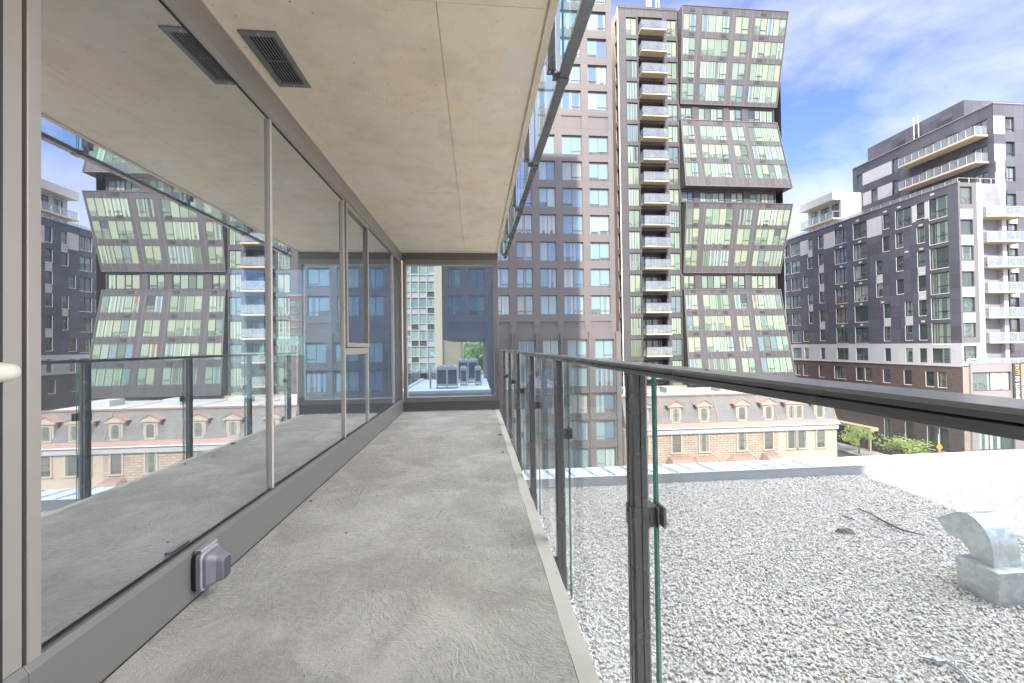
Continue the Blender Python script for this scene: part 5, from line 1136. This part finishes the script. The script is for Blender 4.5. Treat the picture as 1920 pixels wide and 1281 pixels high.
def tree(label, x, y, z0, h, cr, leafmat, seed, n=1500, size=0.22, squash=0.8):
    q = random.Random(seed); t = thing('street_tree', label, 'tree', (x, y, z0), None)
    m = MB(); m.tube([(x, y, z0), (x+0.05, y, z0+h*0.25), (x-0.05, y+0.05, z0+h*0.5), (x, y, z0+h*0.85)], [h*0.028, h*0.022, h*0.016, h*0.004], 8)
    cl = []
    for k in range(9):
        a = q.uniform(0, 6.28); b0 = z0+h*q.uniform(0.32, 0.6); r = cr*q.uniform(0.45, 0.85); e = (x+r*math.cos(a), y+r*math.sin(a), min(z0+h*0.97, b0+h*q.uniform(0.12, 0.36)))
        m.tube([(x, y, b0), (x+r*0.5*math.cos(a), y+r*0.5*math.sin(a), b0+(e[2]-b0)*0.65), e], [h*0.011, h*0.007, h*0.002], 5); cl.append(e)
    m.build('trunk', 'bark', t)
    for k in range(12):
        a = q.uniform(0, 6.28); r = cr*q.uniform(0, 0.8); cl.append((x+r*math.cos(a), y+r*math.sin(a), z0+h*q.uniform(0.45, 0.93)))
    f = MB()
    for c in cl:
        s = cr*q.uniform(0.28, 0.5); tone = q.random()
        for k in range(n//len(cl)):
            d = Vector((q.gauss(0, 1), q.gauss(0, 1), q.gauss(0, 1))); d = d.normalized()*s*(q.random()**0.4); p = Vector(c)+Vector((d.x, d.y, d.z*squash))
            u = Vector((q.gauss(0, 1), q.gauss(0, 1), q.gauss(0, 0.6))).normalized(); v = u.orthogonal().normalized(); w = size*q.uniform(0.6, 1.3)
            f.poly([p-u*w, p+v*w*0.5, p+u*w, p-v*w*0.5], 0, None, (min(1, max(0, tone*0.6+q.uniform(0, 0.4))),)*3)
    f.build('crown', leafmat, t)
tree('light green street tree by the canopy at the left end of the slate block', 57.6, 56.6, GZ+0.1, 3.9, 2.2, 'leaf_light', 21, 1300, 0.16)
tree('spreading light green street tree at the foot of the slate block, right of the canopy', 57.6, 50.3, GZ+0.1, 3.7, 2.6, 'leaf_light', 22, 1400, 0.16)
tree('leafy green tree under the overhang of the brown block, seen through the end window', -0.6, 128, GZ, 23.0, 8.5, 'leaf_light', 23, 4200, 0.6)
tree('slim green tree on the far street, seen through the room behind the glass wall', -57.0, 134, GZ, 10.0, 3.8, 'leaf_green', 24, 1600, 0.35)
def car(x, y, rz, label):
    t = thing('parked_car', label, 'car', (x, y, GZ)); c, s = math.cos(rz), math.sin(rz)
    side = [(-2.2, 0.35), (-2.25, 0.8), (-2.0, 0.98), (-1.1, 1.05), (-0.55, 1.5), (0.9, 1.52), (1.6, 1.05), (2.15, 0.98), (2.25, 0.7), (2.2, 0.35)]
    tr = lambda p: (x+p[0]*c-p[1]*s, y+p[0]*s+p[1]*c, GZ+0.024+p[2])
    m = MB(); r0 = [tr((a, -0.88, b)) for a, b in side]; r1 = [tr((a, 0.88, b)) for a, b in side]; n = len(side); m.v += r0+r1
    for k in range(n): m.f.append((k, (k+1) % n, n+(k+1) % n, n+k)); m.m.append(0)
    m.f.append(tuple(range(n))); m.m.append(0); m.f.append(tuple(range(2*n-1, n-1, -1))); m.m.append(0); m.build('body', 'car_paint', t)
    g = MB()
    for yy in (-0.89, 0.89): g.poly([tr((-0.95, yy, 1.08)), tr((-0.5, yy, 1.44)), tr((0.85, yy, 1.45)), tr((1.4, yy, 1.08))])
    g.poly([tr((1.02, -0.75, 1.46)), tr((1.02, 0.75, 1.46)), tr((1.56, 0.8, 1.09)), tr((1.56, -0.8, 1.09))]); g.poly([tr((-0.6, -0.75, 1.47)), tr((-0.6, 0.75, 1.47)), tr((-1.1, 0.8, 1.08)), tr((-1.1, -0.8, 1.08))]); g.build('glass', 'ac_grille', t)
    for a in (-1.35, 1.4):
        for yy in (-0.8, 0.8): w = MB(); w.tube([tr((a, yy-0.1, 0.33)), tr((a, yy+0.1, 0.33))], 0.33, 14); w.build('wheel', 'tyre', t)
car(-54.2, 138, 1.45, 'silver car parked near the slim tree on the far street')
m = MB(); m.tube([(57.2, 45.6, GZ+0.1), (57.2, 45.6, -10.6)], 0.05, 8); sgn = thing('orange_sign', 'orange diamond-shaped sign high on a thin pole before the slate block', 'sign', (57.2, 45.6, GZ)); m.build('pole', 'silver_metal', sgn)
m = MB(); m.prism([(57.2, 45.5, -12.65), (57.65, 45.5, -12.15), (57.2, 45.5, -11.65), (56.75, 45.5, -12.15)], (0, 0.04, 0)); m.build('panel', 'orange_paint', sgn)

def potted(x, y, z, label, mat, seed, h=0.75):
    q = random.Random(seed); t = thing('potted_plant', label, 'plant', (x, y, z))
    m = MB(); m.tube([(x, y, z), (x, y, z+0.3)], [0.16, 0.2], 12); m.build('pot', 'porch_roof', t); f = MB()
    for k in range(150):
        d = Vector((q.gauss(0, 0.22), q.gauss(0, 0.16), abs(q.gauss(0, 0.35)))); p = Vector((x, y, z+0.32))+d*(h/0.75); u = Vector((q.gauss(0, 1), q.gauss(0, 1), q.gauss(0, 1))).normalized(); v = u.orthogonal().normalized(); w = 0.09
        f.poly([p-u*w, p+v*w*0.5, p+u*w, p-v*w*0.5], 0, None, (q.random(),)*3)
    f.build('leaves', mat, t)
potted(66.9, 47.1, 10.70, 'yellow-green plant at the left end of the planted corner balcony', 'leaf_light', 31)
potted(68.2, 46.9, 10.70, 'tall green plant in the middle of the planted corner balcony', 'leaf_green', 32, 0.95)
potted(70.6, 46.9, 10.70, 'bushy green plant at the right end of the planted corner balcony', 'leaf_light', 33, 0.9)
potted(67.1, 47.1, 17.30, 'leafy plant on the topmost corner balcony of the slate block', 'leaf_light', 34, 1.0)
